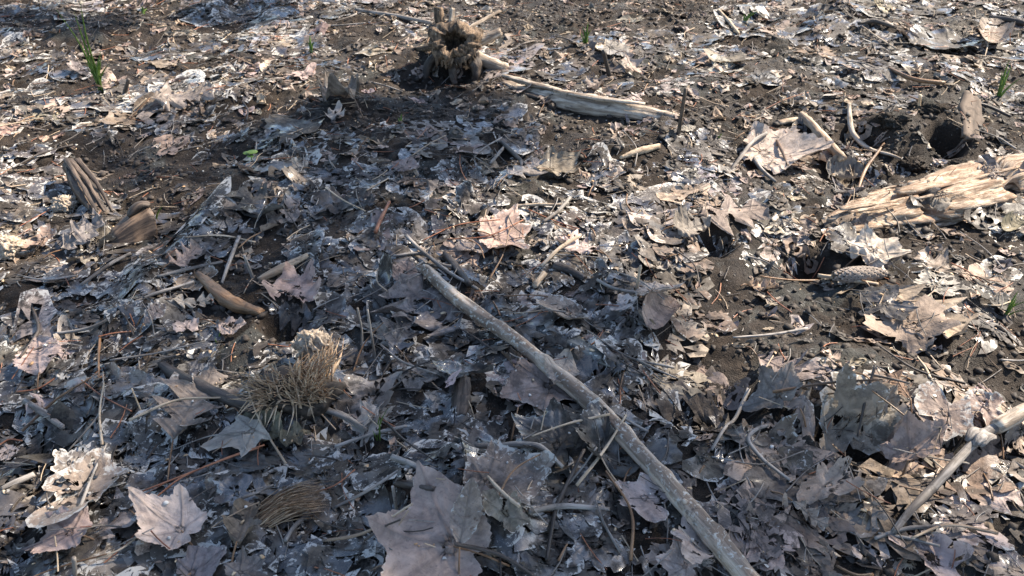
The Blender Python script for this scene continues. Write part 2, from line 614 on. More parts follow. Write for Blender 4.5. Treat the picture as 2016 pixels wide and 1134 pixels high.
def frag_leaf(nr, na, seed):
    r = np.random.default_rng(seed)
    th = np.linspace(-math.pi, math.pi, na, endpoint=False)
    R = 0.5 * (1 + 0.28 * np.sin(th * 2 + r.uniform(0, 6)) + 0.2 * np.sin(th * 3 + r.uniform(0, 6)) + 0.17 * np.sin(th * 5 + r.uniform(0, 6)) + 0.10 * np.abs(np.sin(th * 4 + r.uniform(0, 6))) + 0.06 * r.normal(size=na))
    R = np.clip(R, 0.15, 1)
    fr = np.linspace(0, 1, nr + 1)[1:]
    v = np.concatenate([np.zeros((1, 2)), np.stack([fr[:, None] * R * np.cos(th), fr[:, None] * R * 0.72 * np.sin(th)], -1).reshape(-1, 2)])
    v[:, 0] += 0.5
    j = np.arange(na)
    f = np.concatenate([np.stack([np.zeros(na, int), 1 + j, 1 + (j + 1) % na], -1), grid_tris(nr, na, True, 1)])
    edge = np.concatenate([[0], np.repeat(fr, na)])
    vein = np.exp(-(np.abs(v[:, 1] - 0.05 * np.sin(v[:, 0] * 4)) / 0.016) ** 2) * r.integers(0, 2)
    return v, f, edge, vein


MAPLE = [(0, 1.0, 1.35), (50, 0.90, 1.5), (-50, 0.90, 1.5), (108, 0.62, 1.7), (-108, 0.62, 1.7)]
STAR = [(0, 1.0, 2.2), (58, 0.82, 2.4), (-58, 0.82, 2.4), (125, 0.5, 2.4), (-125, 0.5, 2.4)]
_cache = {}


def shape(kind, lod, seed):
    key = (kind, lod, seed)
    if key not in _cache:
        if kind == 'maple':
            nr, na, = ((12, 110), (6, 60), (3, 26))[lod]
            _cache[key] = polar_leaf(MAPLE, nr, na, 0.36, seed, tooth=lod < 2)
        elif kind == 'star':
            nr, na = ((10, 90), (6, 54), (3, 26))[lod]
            _cache[key] = polar_leaf(STAR, nr, na, 0.2, seed, tooth=lod == 0)
        elif kind in ('oak', 'oval', 'curl'):
            nt, nu = ((64, 17), (36, 9), (18, 5))[lod]
            _cache[key] = strip_leaf('oak' if kind == 'oak' else 'oval', nt, nu, seed)
        else:
            nr, na = ((8, 60), (5, 34), (2, 13))[lod]
            _cache[key] = frag_leaf(nr, na, seed)
    return _cache[key]


TONES = {
    'tan': (0.43, 0.315, 0.235), 'pale': (0.52, 0.42, 0.36), 'grey': (0.24, 0.202, 0.18), 'taupe': (0.29, 0.218, 0.175), 'mauve': (0.38, 0.292, 0.26),
    'brown': (0.20, 0.135, 0.095), 'dark': (0.024, 0.020, 0.018), 'slate': (0.060, 0.057, 0.057), 'mud': (0.055, 0.043, 0.034),
    'violet': (0.245, 0.20, 0.18), 'rust': (0.36, 0.205, 0.125), 'olive': (0.25, 0.22, 0.145),
}
TONE_WORD = {'tan': 'tan', 'pale': 'pale beige', 'grey': 'grey', 'taupe': 'drab grey-brown', 'brown': 'brown', 'dark': 'blackened',
             'slate': 'slate-grey', 'mud': 'mud-coloured', 'violet': 'purplish grey', 'rust': 'rust-tinged', 'olive': 'olive-brown'}


def build_leaf(x, y, L, ang, kind, lod, seed, width=1.0, tone='tan', wet=0.3, crust=0.3, c=0.1, k=0.05, lift=0.0, conform=0.6,
               rip=0.03, holes=0.0, bury=0.0, stain=None):
    """a leaf lying on whatever is there: world verts, faces, attributes. c = rims turned up, k = ends turned up"""
    v2, f, edge, vein = shape(kind, lod, seed % 17)
    r = np.random.default_rng(seed * 31 + 5)
    lx, ly = v2[:, 0], v2[:, 1] * width
    xm = lx - lx.mean()
    hw = max(1e-3, np.abs(ly).max())
    if kind == 'curl':
        phi = ly / hw * (1.2 + 4 * c)
        rad_ = hw / (1.2 + 4 * c)
        ly2, z = np.sin(phi) * rad_, (1 - np.cos(phi)) * rad_ + k * xm ** 2
        ly = ly2
    else:
        z = c * (ly / hw) ** 2 * hw * (1.0 + 0.7 * np.sign(ly) * r.uniform(-1, 1)) + k * (xm * np.abs(xm) * 2 * r.uniform(-0.6, 1) + xm ** 2)
        amp = rip + 0.05 * c
        for i in range(4):
            q = r.normal(size=2) * (3.5 + 3.5 * i)
            z = z + amp / (1 + 0.6 * i) * np.sin(q[0] * lx + q[1] * ly + r.uniform(0, 6.3)) * (0.25 + edge ** 2)
        z = z + (edge ** 4) * r.uniform(-0.3, 1.0) * c * 0.5 * np.sin(np.arctan2(ly, xm) * r.integers(2, 6) + r.uniform(0, 6.3))
    ca, sa = math.cos(ang), math.sin(ang)
    wx = x + L * (lx * ca - ly * sa)
    wy = y + L * (lx * sa + ly * ca)
    T = sm_top(wx, wy)
    A = np.stack([np.ones_like(wx), wx - wx.mean(), wy - wy.mean()], 1)
    sol = np.linalg.lstsq(A, T, rcond=None)[0]
    plane = A @ sol
    wz = plane + conform * np.clip(T - plane, -0.02, 0.03) + L * z
    gap = np.percentile(wz - samp(TOP, wx, wy), 12)
    wz += -gap + 0.0012 + lift - bury
    keep = np.ones(len(f), bool)
    if holes > 0:
        fc = v2[f].mean(1)
        hn = vnoise(fc[:, 0] * 7 + seed % 53, fc[:, 1] * 7 + seed % 41, 3)
        hn += 0.5 * (vnoise(fc[:, 0] * 19 + seed % 29, fc[:, 1] * 19, 9) - 0.5)
        keep = hn > holes
        if keep.sum() < 0.3 * len(f):
            keep[:] = True
    fk = f[keep]
    v = np.stack([wx, wy, wz], -1)
    tb = np.array(TONES[tone]) * r.uniform(0.82, 1.18) * (1 + 0.04 * r.normal(size=3))
    at = {'tint': np.tile(np.r_[tb, 1.0], (len(v), 1)), 'wet': np.full(len(v), wet), 'stain': np.full(len(v), .5 + .5 * wet if stain is None else stain), 'crust': np.full(len(v), crust), 'edge': edge, 'vein': vein}
    raise_top(wx, wy, wz + 0.0006)
    return v, fk, at


# ------------------------------------------------------------------ where leaves are scarce (photo pixels)
BARE = [(745, 215, 200, 48), (300, 318, 130, 42), (490, 560, 90, 60), (520, 645, 60, 40), (900, 845, 110, 42), (1240, 300, 95, 45),
        (1430, 220, 120, 45), (1560, 660, 200, 80), (1080, 35, 120, 34), (1330, 20, 70, 24), (1850, 255, 130, 75), (310, 400, 90, 60),
        (1870, 480, 100, 50), (1260, 1045, 90, 60), (690, 745, 60, 28), (280, 690, 60, 36), (1880, 720, 110, 50), (890, 150, 130, 30),
        (1150, 245, 90, 25), (1580, 500, 60, 40), (80, 300, 60, 30), (1990, 700, 60, 80), (430, 640, 60, 30), (250, 40, 120, 18)]


def bare(px, py):
    b = 0.0
    for cx, cy, rx, ry in BARE:
        d = ((px - cx) / rx) ** 2 + ((py - cy) / ry) ** 2
        b = max(b, 1 - d * 0.6)
    return max(0.0, b)


def rand_ground(r, margin=1.12, ymin=0.42, ymax=3.35):
    while True:
        y = ymin + (ymax - ymin) * r.random()
        hw = (y * CP + CAM_H * SP) * 0.637 * margin
        x = r.uniform(-1.95, 1.95)
        if abs(x) < hw:
            return x, y


# ------------------------------------------------------------------ stuff layer one: matted leaves pressed into the mud
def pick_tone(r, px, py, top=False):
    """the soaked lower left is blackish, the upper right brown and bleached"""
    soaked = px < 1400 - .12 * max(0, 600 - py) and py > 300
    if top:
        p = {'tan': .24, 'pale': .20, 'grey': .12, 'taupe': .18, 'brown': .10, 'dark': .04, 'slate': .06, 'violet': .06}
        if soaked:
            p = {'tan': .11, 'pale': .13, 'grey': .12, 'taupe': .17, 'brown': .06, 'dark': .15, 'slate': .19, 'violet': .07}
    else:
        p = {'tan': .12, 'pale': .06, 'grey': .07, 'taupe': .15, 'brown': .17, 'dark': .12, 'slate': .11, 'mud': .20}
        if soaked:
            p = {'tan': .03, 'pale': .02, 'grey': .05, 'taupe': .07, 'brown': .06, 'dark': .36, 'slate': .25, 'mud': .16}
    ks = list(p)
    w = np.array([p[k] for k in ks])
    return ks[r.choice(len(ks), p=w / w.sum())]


rs = random.Random(3)
parts = []
KINDS_R = ['maple', 'oak', 'oak', 'frag', 'frag', 'frag', 'oval']
for i in range(420):                                   # sheets of old leaves glued together by silt
    x, y = rand_ground(rs)
    px, py = to_px((x, y, 0))
    if max(bare(px + i, py + j) for i, j in ((0, 0), (60, 0), (-60, 0), (0, 25), (0, -25))) * 2.5 > rs.random():
        continue
    tone = rs.choice(['slate', 'mud', 'mud', 'slate', 'grey', 'dark', 'dark'])
    parts.append(build_leaf(x, y, rs.uniform(.10, .22), rs.uniform(0, 6.28), 'frag', 1, rs.randrange(10 ** 6), rs.uniform(.8, 1.2), tone, rs.uniform(.7, 1.0),
                            rs.uniform(.3, .85), rs.uniform(0, .06), rs.uniform(0, .06), 0.0, 1.0, rs.uniform(.006, .014), rs.uniform(.2, .4), .0015))
for i in range(1000):
    x, y = rand_ground(rs)
    px, py = to_px((x, y, 0))
    if rs.random() < bare(px, py) * 2.2:
        continue
    kind = rs.choice(KINDS_R)
    L = rs.uniform(0.05, 0.12) * (0.62 if kind in ('maple', 'star') else 1.0)
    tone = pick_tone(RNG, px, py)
    wet = {'dark': .9, 'slate': .8, 'mud': .7}.get(tone, rs.uniform(.1, .6))
    parts.append(build_leaf(x, y, L, rs.uniform(0, 6.28), kind, 2 if py < 300 else 1, rs.randrange(10 ** 6), rs.uniform(.7, 1.1), tone, wet,
                            rs.uniform(.4, 1.0) if wet > .65 else rs.uniform(0.1, 0.8), rs.uniform(-.1, .18), rs.uniform(-.1, .2), 0.0, 0.92, rs.uniform(.008, .03), rs.uniform(.12, .36), 0.0035))
v, f, a = cat_meshes(parts)
link("matted_leaf_litter", tri_mesh("matted_leaf_litter", v, f, M_LEAF, a), kind='stuff',
     label="matted torn leaves pressed into the wet mud everywhere")

parts = []
for i in range(4400):                                  # crumbled pieces
    x, y = rand_ground(rs)
    px, py = to_px((x, y, 0))
    bb = bare(px, py)
    if rs.random() < bb * 0.35:
        continue
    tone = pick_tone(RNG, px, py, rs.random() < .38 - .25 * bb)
    L = 0.008 + 0.036 * rs.random() ** 1.6
    parts.append(build_leaf(x, y, L, rs.uniform(0, 6.28), rs.choice(['frag', 'frag', 'frag', 'oval']), 2, rs.randrange(10 ** 6), rs.uniform(.6, 1.2), tone,
                            rs.uniform(0, .35), rs.uniform(0, .4), rs.uniform(-.2, .4), rs.uniform(-.3, .5), rs.uniform(-.001, .0015), 0.8, .05, 0, 0))
v, f, a = cat_meshes(parts)
link("leaf_crumbs", tri_mesh("leaf_crumbs", v, f, M_LEAF, a), kind='stuff', label="crumbled bits of dead leaf strewn over mud and litter")

# ------------------------------------------------------------------ labels for the scattered
REFS = []                                              # (x, y, phrase)
LABELS = set()


def uniq(label):
    assert label not in LABELS, label
    LABELS.add(label)
    return label


def gen_label(x, y, head, heads2=()):
    """a phrase that no other thing has: its look and the landmarks it lies by"""
    d = sorted(((math.hypot(a - x, b - y), a, b, s) for a, b, s in REFS))[:9]
    out = []
    for h in (head,) + tuple(heads2):
        for q, (dd, a, b, s) in enumerate(d[:5]):
            rel = 'beside'
            dx, dy = x - a, y - b
            if abs(dy) > 0.9 * abs(dx):
                rel = 'behind' if dy > 0 else 'in front of'
            if dd < 0.25 + 0.05 * q:
                out.append((q, f"{h} {rel} the {s}"))
        for q, (d1, a1, b1, s1) in enumerate(d[:8]):
            for q2, (d2, a2, b2, s2) in enumerate(d[q + 1:9]):
                L = math.hypot(a1 - a2, b1 - b2) + 1e-6
                if d1 + d2 < 1.25 * L:
                    out.append((q + q2 + 1.5, f"{h} between the {s1} and the {s2}"))
        for q, (dd, a, b, s) in enumerate(d[:4]):
            out.append((q + 9, f"{h} a little way off from the {s}"))
            out.append((q + 12, f"{h} lying some way from the {s}"))
    out.sort(key=lambda t: t[0])
    for _, t in out:
        if t not in LABELS and len(t.replace('-', ' ').split()) <= 16:
            LABELS.add(t)
            return t
    raise RuntimeError(out)


# ------------------------------------------------------------------ large wooden pieces
def ground_z(px, py):
    p = P(px, py)
    return float(samp(TOP, p[0], p[1]))


def settle(path, rad, sink=0.0, straight=True):
    """heights for a stick that lies on the litter"""
    path = np.array(path, dtype=float)
    T = sm_top(path[:, 0], path[:, 1])
    n = len(path)
    s = np.linspace(0, 1, n)
    if straight:
        A = np.stack([np.ones(n), s], 1)
        z = A @ np.linalg.lstsq(A, T, rcond=None)[0]
        z += np.percentile(T - z, 70) * 0.8
    else:
        k = max(3, n // 4)
        z = np.convolve(np.pad(T, k, mode='edge'), np.ones(2 * k + 1) / (2 * k + 1), 'valid')
        z = z + 0.5 * np.percentile(T - z, 80)
    path[:, 2] = z + rad * (1 - sink)
    return path


def px_path(pts, n, extra=0.0):
    g = np.array([PG(x, y, extra) for x, y in pts])
    s = np.linspace(0, 1, len(pts))
    k = np.polyfit(s, g[:, 2], 1) if len(pts) > 2 else np.polyfit(s, g[:, 2], 1)
    return curve_pts([P(x, y, np.polyval(k, t) + extra) for (x, y), t in zip(pts, s)], n)


# hollow stump ---------------------------------------------------------------
def hollow_stump():
    base = PG(898, 140)
    bz = float(samp(TOP, base[0], base[1])) - 0.005
    root = thing("hollow_stump", uniq("rotten hollow stump of brown wood with a dark round hole facing up"), "stump", (base[0], base[1], bz))
    REFS.append((base[0], base[1], "hollow stump"))
    n, m = 44, 60
    th = np.linspace(0, 2 * math.pi, m, endpoint=False)
    # a pot of old wood with its mouth towards the viewer and a little up
    ctr = np.array([0.0, 0.0, 0.118])
    axd = np.array([-0.08, -0.80, 0.60])
    axd /= np.linalg.norm(axd)
    ex = np.array([1, 0, 0.05])
    ey = np.cross(ex, axd)
    ey = -ey if ey[2] < 0 else ey
    #      along the axis, radius: back of the shell, shoulder, rim, then down the hollow
    prof = [(-.085, .004), (-.082, .040), (-.06, .066), (-.03, .080), (0, .082), (.022, .074), (.034, .060), (.036, .046), (.026, .036), (0, .033), (-.03, .034), (-.06, .028), (-.066, .004)]
    pp = curve_pts([(a, b, 0) for a, b in prof], n)
    rows = []
    for i in range(n):
        a, r0 = pp[i, 0], max(.002, pp[i, 1])
        t = i / (n - 1)
        nz = fbm(np.cos(th) * 2.3 + 7, np.sin(th) * 2.3 + a * 14, 5, 4)
        nf = fbm(th * 6 + 2, np.full(m, a * 24), 9, 4)
        out = min(1, r0 / .05)
        rr = r0 * np.where(np.sin(th) < 0, 1 - .16 * np.abs(np.sin(th)), 1.0) + (0.026 * nz + 0.014 * nf) * out
        q = ctr + axd * a + np.outer(np.cos(th) * rr * 1.02, ex) + np.outer(np.sin(th) * rr * .95, ey)
        q = q + axd * (0.016 * nf * out)[:, None]
        rows.append(q)
    v = np.array(rows).reshape(-1, 3)
    g = np.stack([v[:, 1] * 0.25 + v[:, 2] * .1, v[:, 0], v[:, 2] * .5], -1)
    link("shell", tri_mesh("shell", v, grid_tris(n, m, True), M_STUMP, {'gco': g}), root)
    rr_ = random.Random(3)
    for k in range(16):                                  # ragged fibres hanging from the lower lip
        a = -2.75 + 2.3 * k / 15
        p0 = ctr + axd * .022 + ex * math.cos(a) * .066 + ey * math.sin(a) * .058
        ln = rr_.uniform(.02, .05) * (1.3 if k < 5 else .8)
        p1 = p0 + np.array([rr_.uniform(-.008, .008), -.006, -ln])
        vv, ff, aa = tube(curve_pts([p0, (p0 + p1) / 2 + np.array([0, -.006, 0]), p1], 8), np.linspace(.009, .003, 8), 8, .4, k, True, .6)
        link("hanging_splinter", tri_mesh("hanging_splinter", vv, ff, M_STUMP, aa), root)
    # roots and stubs, each its own piece
    def piece(name, pts, r0, r1, mat, seed, rough=0.25, sides=14):
        p = curve_pts(pts, 18)
        v, f, a = tube(p, np.linspace(r0, r1, 18), sides, rough, seed, endrag=r1 * 0.5)
        link(name, tri_mesh(name, v, f, mat, a), root)
    root.scale = (.88, .88, .76)
    piece("root", [(0.05, 0.0, 0.075), (0.10, -0.01, 0.052), (0.162, -0.025, 0.032)], 0.026, 0.019, M_WEATHERED, 1)
    piece("root", [(0.05, 0.035, 0.10), (0.095, 0.04, 0.118), (0.142, 0.045, 0.142)], 0.021, 0.015, M_WEATHERED, 2, 0.18)
    piece("root", [(-0.05, 0.02, 0.08), (-0.085, 0.0, 0.04), (-0.10, -0.02, -0.01)], 0.018, 0.012, M_DARKWOOD, 3)  # low roots in dark wood: the shade under the shell is coloured in
    piece("root", [(0.05, 0.0, 0.09), (0.066, -0.03, 0.045), (0.07, -0.05, -0.01)], 0.024, 0.016, M_DARKWOOD, 4, 0.5)
    piece("root", [(0.0, -0.02, 0.07), (-0.006, -0.04, 0.035), (0.0, -0.055, -0.01)], 0.014, 0.010, M_DARKWOOD, 5, 0.6)
    piece("root", [(-0.05, 0.05, 0.09), (-0.12, 0.10, 0.055), (-0.20, 0.16, 0.02)], 0.014, 0.007, M_STUMP, 6)
    piece("branch_stub", [(-0.045, 0.04, 0.15), (-0.05, 0.05, 0.19), (-0.052, 0.06, 0.225)], 0.017, 0.013, M_STUMP, 8)
    piece("branch_stub", [(-0.012, 0.04, 0.16), (-0.012, 0.05, 0.19), (-0.008, 0.06, 0.222)], 0.012, 0.008, M_WEATHERED, 9)
    piece("branch_stub", [(0.03, 0.06, 0.14), (0.075, 0.12, 0.15), (0.14, 0.20, 0.16)], 0.008, 0.005, M_WEATHERED, 10)
    return root


hollow_stump()


def log_thing(name, label, ref, cat, pts, radii, mat, sides=26, n=60, sink=0.5, rough=0.2, flat=0.8, notch=(), seed=1, freq=40, endrag=0.02, groove=0.12):
    path = px_path(pts, n, .02)
    rad = np.interp(np.linspace(0, 1, n), np.linspace(0, 1, len(radii)), radii)
    path = settle(path, rad * flat, sink)
    base = path[n // 2].copy()
    base[2] = float(samp(TOP, base[0], base[1]))
    root = thing(name, uniq(label), cat, base)
    REFS.append((base[0], base[1], ref))
    v, f, a = tube(path, rad, sides, rough, seed, True, flat, freq, endrag)
    # long cracks between the fibres
    V = v[:n * sides].reshape(n, sides, 3)
    th = np.linspace(0, 2 * math.pi, sides, endpoint=False)
    s = np.linspace(0, 1, n)
    S, T = np.meshgrid(s, th, indexing='ij')
    gr = fbm(np.cos(T) * 13 + seed, np.sin(T) * 13 + S * 2.2, seed + 3, 3)
    dpt = groove * (np.abs(gr) - 0.2)
    for s0, w, k in notch:
        dpt = dpt - k * np.exp(-(((S - s0 + 0.03 * np.sin(T * 2)) / w) ** 2)) * np.clip(np.sin(T) + 0.35, 0, 1)
    V += (V - path[:, None]) * dpt[..., None]
    v[:n * sides] = V.reshape(-1, 3)
    raise_top(v[:, 0], v[:, 1], v[:, 2])
    link("trunk", tri_mesh("trunk", v - base, f, mat, a), root)
    return root, path, rad, base


def splinter(root, base, path, i0, i1, off, r, mat, seed):
    p = path[i0:i1:max(1, (i1 - i0) // 10)] - base + np.array(off)
    k = np.linspace(0, 1, len(p))
    v, f, a = tube(p, r * (0.35 + 0.65 * np.sin(math.pi * np.clip(k, .08, .95)) ** 0.6), 8, 0.35, seed, True, 0.5, 60)
    link("splinter", tri_mesh("splinter", v, f, mat, a), root)


r_, p_, d_, b_ = log_thing("weathered_log", "long grey weathered log tapering into the litter below the hollow stump", "weathered grey log", "log",
                           [(992, 152), (1060, 172), (1150, 192), (1250, 207), (1335, 219)], [.020, .030, .034, .028, .010], M_WEATHERED,
                           sink=1.05, rough=0.18, groove=0.4, flat=0.85, notch=((0.10, .07, .35),), seed=3)
splinter(r_, b_, p_, 0, 24, (0, 0, 0.030), .012, M_WEATHERED, 4)
splinter(r_, b_, p_, 2, 20, (0.0, -0.028, 0.012), .013, M_DARKWOOD, 5)
splinter(r_, b_, p_, 20, 50, (0, -0.012, 0.032), .010, M_WEATHERED, 6)
kn = p_[22] - b_
v, f, a = tube([kn + np.array([-.02, -.030, -.002]), kn + np.array([-.021, -.043, .001])], [.013, .009], 14, .2, 4)
link("knot", tri_mesh("knot", v, f, M_DARKWOOD, a), r_)

r_, p_, d_, b_ = log_thing("rotten_log", "half-buried rotten log of orange-tan wood with a dark crack across it", "rotten orange log", "log",
                           [(1640, 424), (1740, 402), (1850, 378), (1950, 352), (2070, 322)], [.020, .056, .074, .080, .07], M_ROTTEN,
                           n=110, sides=60, sink=1.3, rough=0.15, flat=0.58, notch=((0.42, .018, .8), (0.80, .03, .4)), seed=11, freq=26, groove=0.5)
for (i0, i1, off, r, sd) in ((2, 30, (0, -.040, .008), .012, 1), (30, 62, (0, -.052, .006), .014, 2), (4, 26, (0, .006, .030), .010, 3),
                             (34, 60, (0, .01, .042), .012, 4), (10, 34, (0, -.066, -.004), .010, 5), (44, 76, (0, .045, .030), .014, 6),
                             (40, 80, (0, -.02, .040), .006, 7), (36, 66, (0, .03, .036), .007, 8), (6, 34, (0, -.02, .036), .006, 9), (60, 100, (0, -.04, .030), .008, 10),
                             (50, 96, (0, .0, .044), .006, 11), (2, 20, (0, -.055, .002), .007, 12), (38, 70, (0, -.07, .0), .008, 13)):
    splinter(r_, b_, p_, i0, i1, off, r, M_ROTTEN, sd)

log_thing("buried_branch", "grey-green algae-coated branch half sunk in mud under the long stick", "algae-coated branch", "branch",
          [(968, 598), (1040, 628), (1110, 655), (1196, 694)], [.012, .022, .022, .010], M_MOSSY, sides=24, n=50, sink=1.25, rough=0.3, flat=0.7, seed=8, groove=0.3)


# bark slab and split chunk ------------------------------------------------------
def slab(name, label, ref, cat, a, b, width, thick, h0, h1, lean, mat, seed, bend=0.2, n=26, m=9):
    """a thick bent plate from photo pixel a to b, its ends raised h0, h1; lean in radians about its length"""
    A, B = PG(*a), PG(*b)
    A[2] = samp(TOP, A[0], A[1]) + h0
    B[2] = samp(TOP, B[0], B[1]) + h1
    base = (A + B) / 2
    base[2] = samp(TOP, base[0], base[1])
    root = thing(name, uniq(label), cat, base)
    REFS.append((base[0], base[1], ref))
    ax_ = (B - A) / np.linalg.norm(B - A)
    side = np.cross(ax_, [0, 0, 1.0])
    side /= np.linalg.norm(side)
    nrm = np.cross(side, ax_)
    side, nrm = side * math.cos(lean) + nrm * math.sin(lean), -side * math.sin(lean) + nrm * math.cos(lean)
    s, u = np.meshgrid(np.linspace(0, 1, n), np.linspace(-1, 1, m), indexing='ij')
    wv = width * (1 + 0.25 * fbm(s * 3 + seed, u * 0 + seed, seed, 2)) * (0.75 + 0.25 * np.sin(math.pi * np.clip(s, .05, .97)))
    rag = 0.05 * fbm(u * 4 + seed, s * 0 + 2, seed, 3)
    pts = A + (B - A) * np.clip(s + rag * (np.abs(s - .5) > .45), -.05, 1.05)[..., None]
    z = bend * width * (1 - u * u) + 0.5 * thick * fbm(s * 7, u * 6 + seed, seed + 2, 3)
    top = pts + side * (u * wv)[..., None] + nrm * (z + thick / 2)[..., None]
    bot = pts + side * (u * wv)[..., None] + nrm * (z * .7 - thick / 2)[..., None]
    V = np.concatenate([top.reshape(-1, 3), bot.reshape(-1, 3)]) - base
    F = [grid_tris(n, m), grid_tris(n, m, off=n * m)[:, ::-1]]
    idx = np.arange(n * m).reshape(n, m)
    loop = np.r_[idx[0, :], idx[1:, -1], idx[-1, -2::-1], idx[-2:0:-1, 0]]
    l2 = np.roll(loop, -1)
    F += [np.stack([loop, loop + n * m, l2 + n * m], -1), np.stack([loop, l2 + n * m, l2], -1)]
    Lh = np.linalg.norm(B - A)
    gg = np.stack([s * Lh * .13, u * width, 0 * u], -1).reshape(-1, 3)
    link("plate", tri_mesh("plate", V, np.concatenate(F), mat, {'gco': np.concatenate([gg, gg + [0, 0, .01]])}), root)
    raise_top(top[..., 0].ravel(), top[..., 1].ravel(), np.minimum(top[..., 2].ravel(), base[2] + .03))
    return root, base, A, B, side, nrm


r_, base, A, B, sd_, nm_ = slab("bark_slab", "dark cracked bark slab leaning up beside the split wood chunk", "leaning bark slab", "bark",
                                (152, 356), (206, 432), .024, .014, .040, .004, 0.35, M_DARKWOOD, 3)
for q in range(3):
    o0, o1 = (q - 1) * .012 + .003 * (q % 2), (q - 1) * .015
    p = curve_pts([A + sd_ * o0 + nm_ * .016, (A + B) / 2 + sd_ * o1 + nm_ * .02, B + sd_ * o1 + nm_ * .013], 14) - base
    v, f, a = tube(p, np.linspace(.0055, .003, 14), 9, .7, 20 + q, True, .6)
    link("bark_ridge", tri_mesh("bark_ridge", v, f, M_DARKWOOD, a), r_)


def wood_chunk():
    A, B = PG(214, 478), PG(304, 452)
    base = (A + B) / 2
    base[2] = samp(TOP, base[0], base[1])
    root = thing("wood_chunk", uniq("wet split chunk of brown wood with streaked grain lying on bare mud"), "wood", base)
    REFS.append((base[0], base[1], "split wood chunk"))
    A[2], B[2] = base[2] + .008, base[2] + .022
    n, m = 30, 20
    ax_ = B - A
    s = np.linspace(0, 1, n)
    th = np.linspace(0, 2 * math.pi, m, endpoint=False)
    up, sd = np.array([0, 0.35, 1.0]), np.cross(ax_ / np.linalg.norm(ax_), [0, 0, 1.0])
    h = np.interp(s, [0, .15, .5, .9, 1], [.004, .016, .028, .033, .026])
    w = np.interp(s, [0, .15, .5, 1], [.008, .022, .030, .030])
    sq = lambda c: np.sign(c) * np.abs(c) ** .55
    V = A + ax_ * s[:, None, None] + sd * (w[:, None] * sq(np.cos(th)))[..., None] + up * (h[:, None] * sq(np.sin(th)))[..., None]
    gr = fbm(th[None] * 4 + 0 * s[:, None], s[:, None] * 1.5 + 0 * th[None], 6, 3)
    V += (V - (A + ax_ * s[:, None, None])) * (gr * .16)[..., None]
    g = np.stack([np.broadcast_to(s[:, None] * .012, (n, m)), np.broadcast_to(np.cos(th) * .03, (n, m)), np.broadcast_to(np.sin(th) * .03, (n, m))], -1).reshape(-1, 3)
    v = np.concatenate([V.reshape(-1, 3), V[:1].mean(1), V[-1:].mean(1)]) - base
    j = np.arange(m)
    e = (n - 1) * m
    f = np.concatenate([grid_tris(n, m, True), np.stack([np.full(m, n * m), (j + 1) % m, j], -1), np.stack([np.full(m, n * m + 1), e + j, e + (j + 1) % m], -1)])
    link("block", tri_mesh("block", v, f, M_CHUNK, {'gco': np.concatenate([g, g[:1], g[-1:]])}), root)
    p = curve_pts([A + ax_ * .5 + up * .030, A + ax_ * .78 + up * .040, B + up * .034 + sd * .004], 12) - base
    v, f, a = tube(p, [.006, .008, .010, .011, .011, .011, .010, .010, .009, .009, .008, .006], 9, .35, 4, True, .6)
    link("bark_strip", tri_mesh("bark_strip", v, f, M_DARKWOOD, a), root)


wood_chunk()
slab("wood_flake", "upright grey-brown wood flake stuck in mud below the dark curled blade", "upright wood flake", "wood",
     (905, 826), (914, 762), .013, .006, .004, .020, 0.2, M_DARKWOOD, 9, n=18, m=7)
slab("bark_strip", "flat dark reddish bark strip on the mud beside the straw tuft", "reddish bark strip", "bark",
     (676, 772), (782, 756), .013, .008, .002, .003, 0.1, M_DARKWOOD, 12, n=22, m=7)
slab("bark_flap", "thin muddy bark flap standing upright over the dug-out hole", "standing muddy flap", "bark",
     (1908, 282), (1902, 222), .030, .009, .004, .036, -0.5, M_BARK, 14, bend=.12, n=20, m=9)


# ------------------------------------------------------------------ mud clods
def clod(name, label, ref, px, py, r, mat, seed, zoff=0.0, squash=.75, loc=None, sub=4):
    bm_v, bm_f = ICO[sub]
    c = loc if loc is not None else PG(px, py)
    z = float(samp(TOP, c[0], c[1])) + zoff
    d = bm_v
    k = 1 + .45 * fbm(d[:, 0] * 2.2 + seed, d[:, 1] * 2.2 + d[:, 2] * 1.7, seed, 3) + .5 * np.abs(fbm(d[:, 0] * 6 + d[:, 2] * 5, d[:, 1] * 6 - d[:, 2] * 4, seed + 3, 4)) + .16 * fbm(d[:, 0] * 19 + d[:, 2] * 13, d[:, 1] * 19 - d[:, 2] * 11, seed, 2)
    v = d * k[:, None] * r * np.array([1, .9, squash])
    v[:, 2] += r * squash * .55
    o = link(name, tri_mesh(name, v, bm_f, mat), None, (c[0], c[1], z), label=uniq(label), category="mud clod", group="clods of mud on the ground")
    REFS.append((c[0], c[1], ref))
    return o


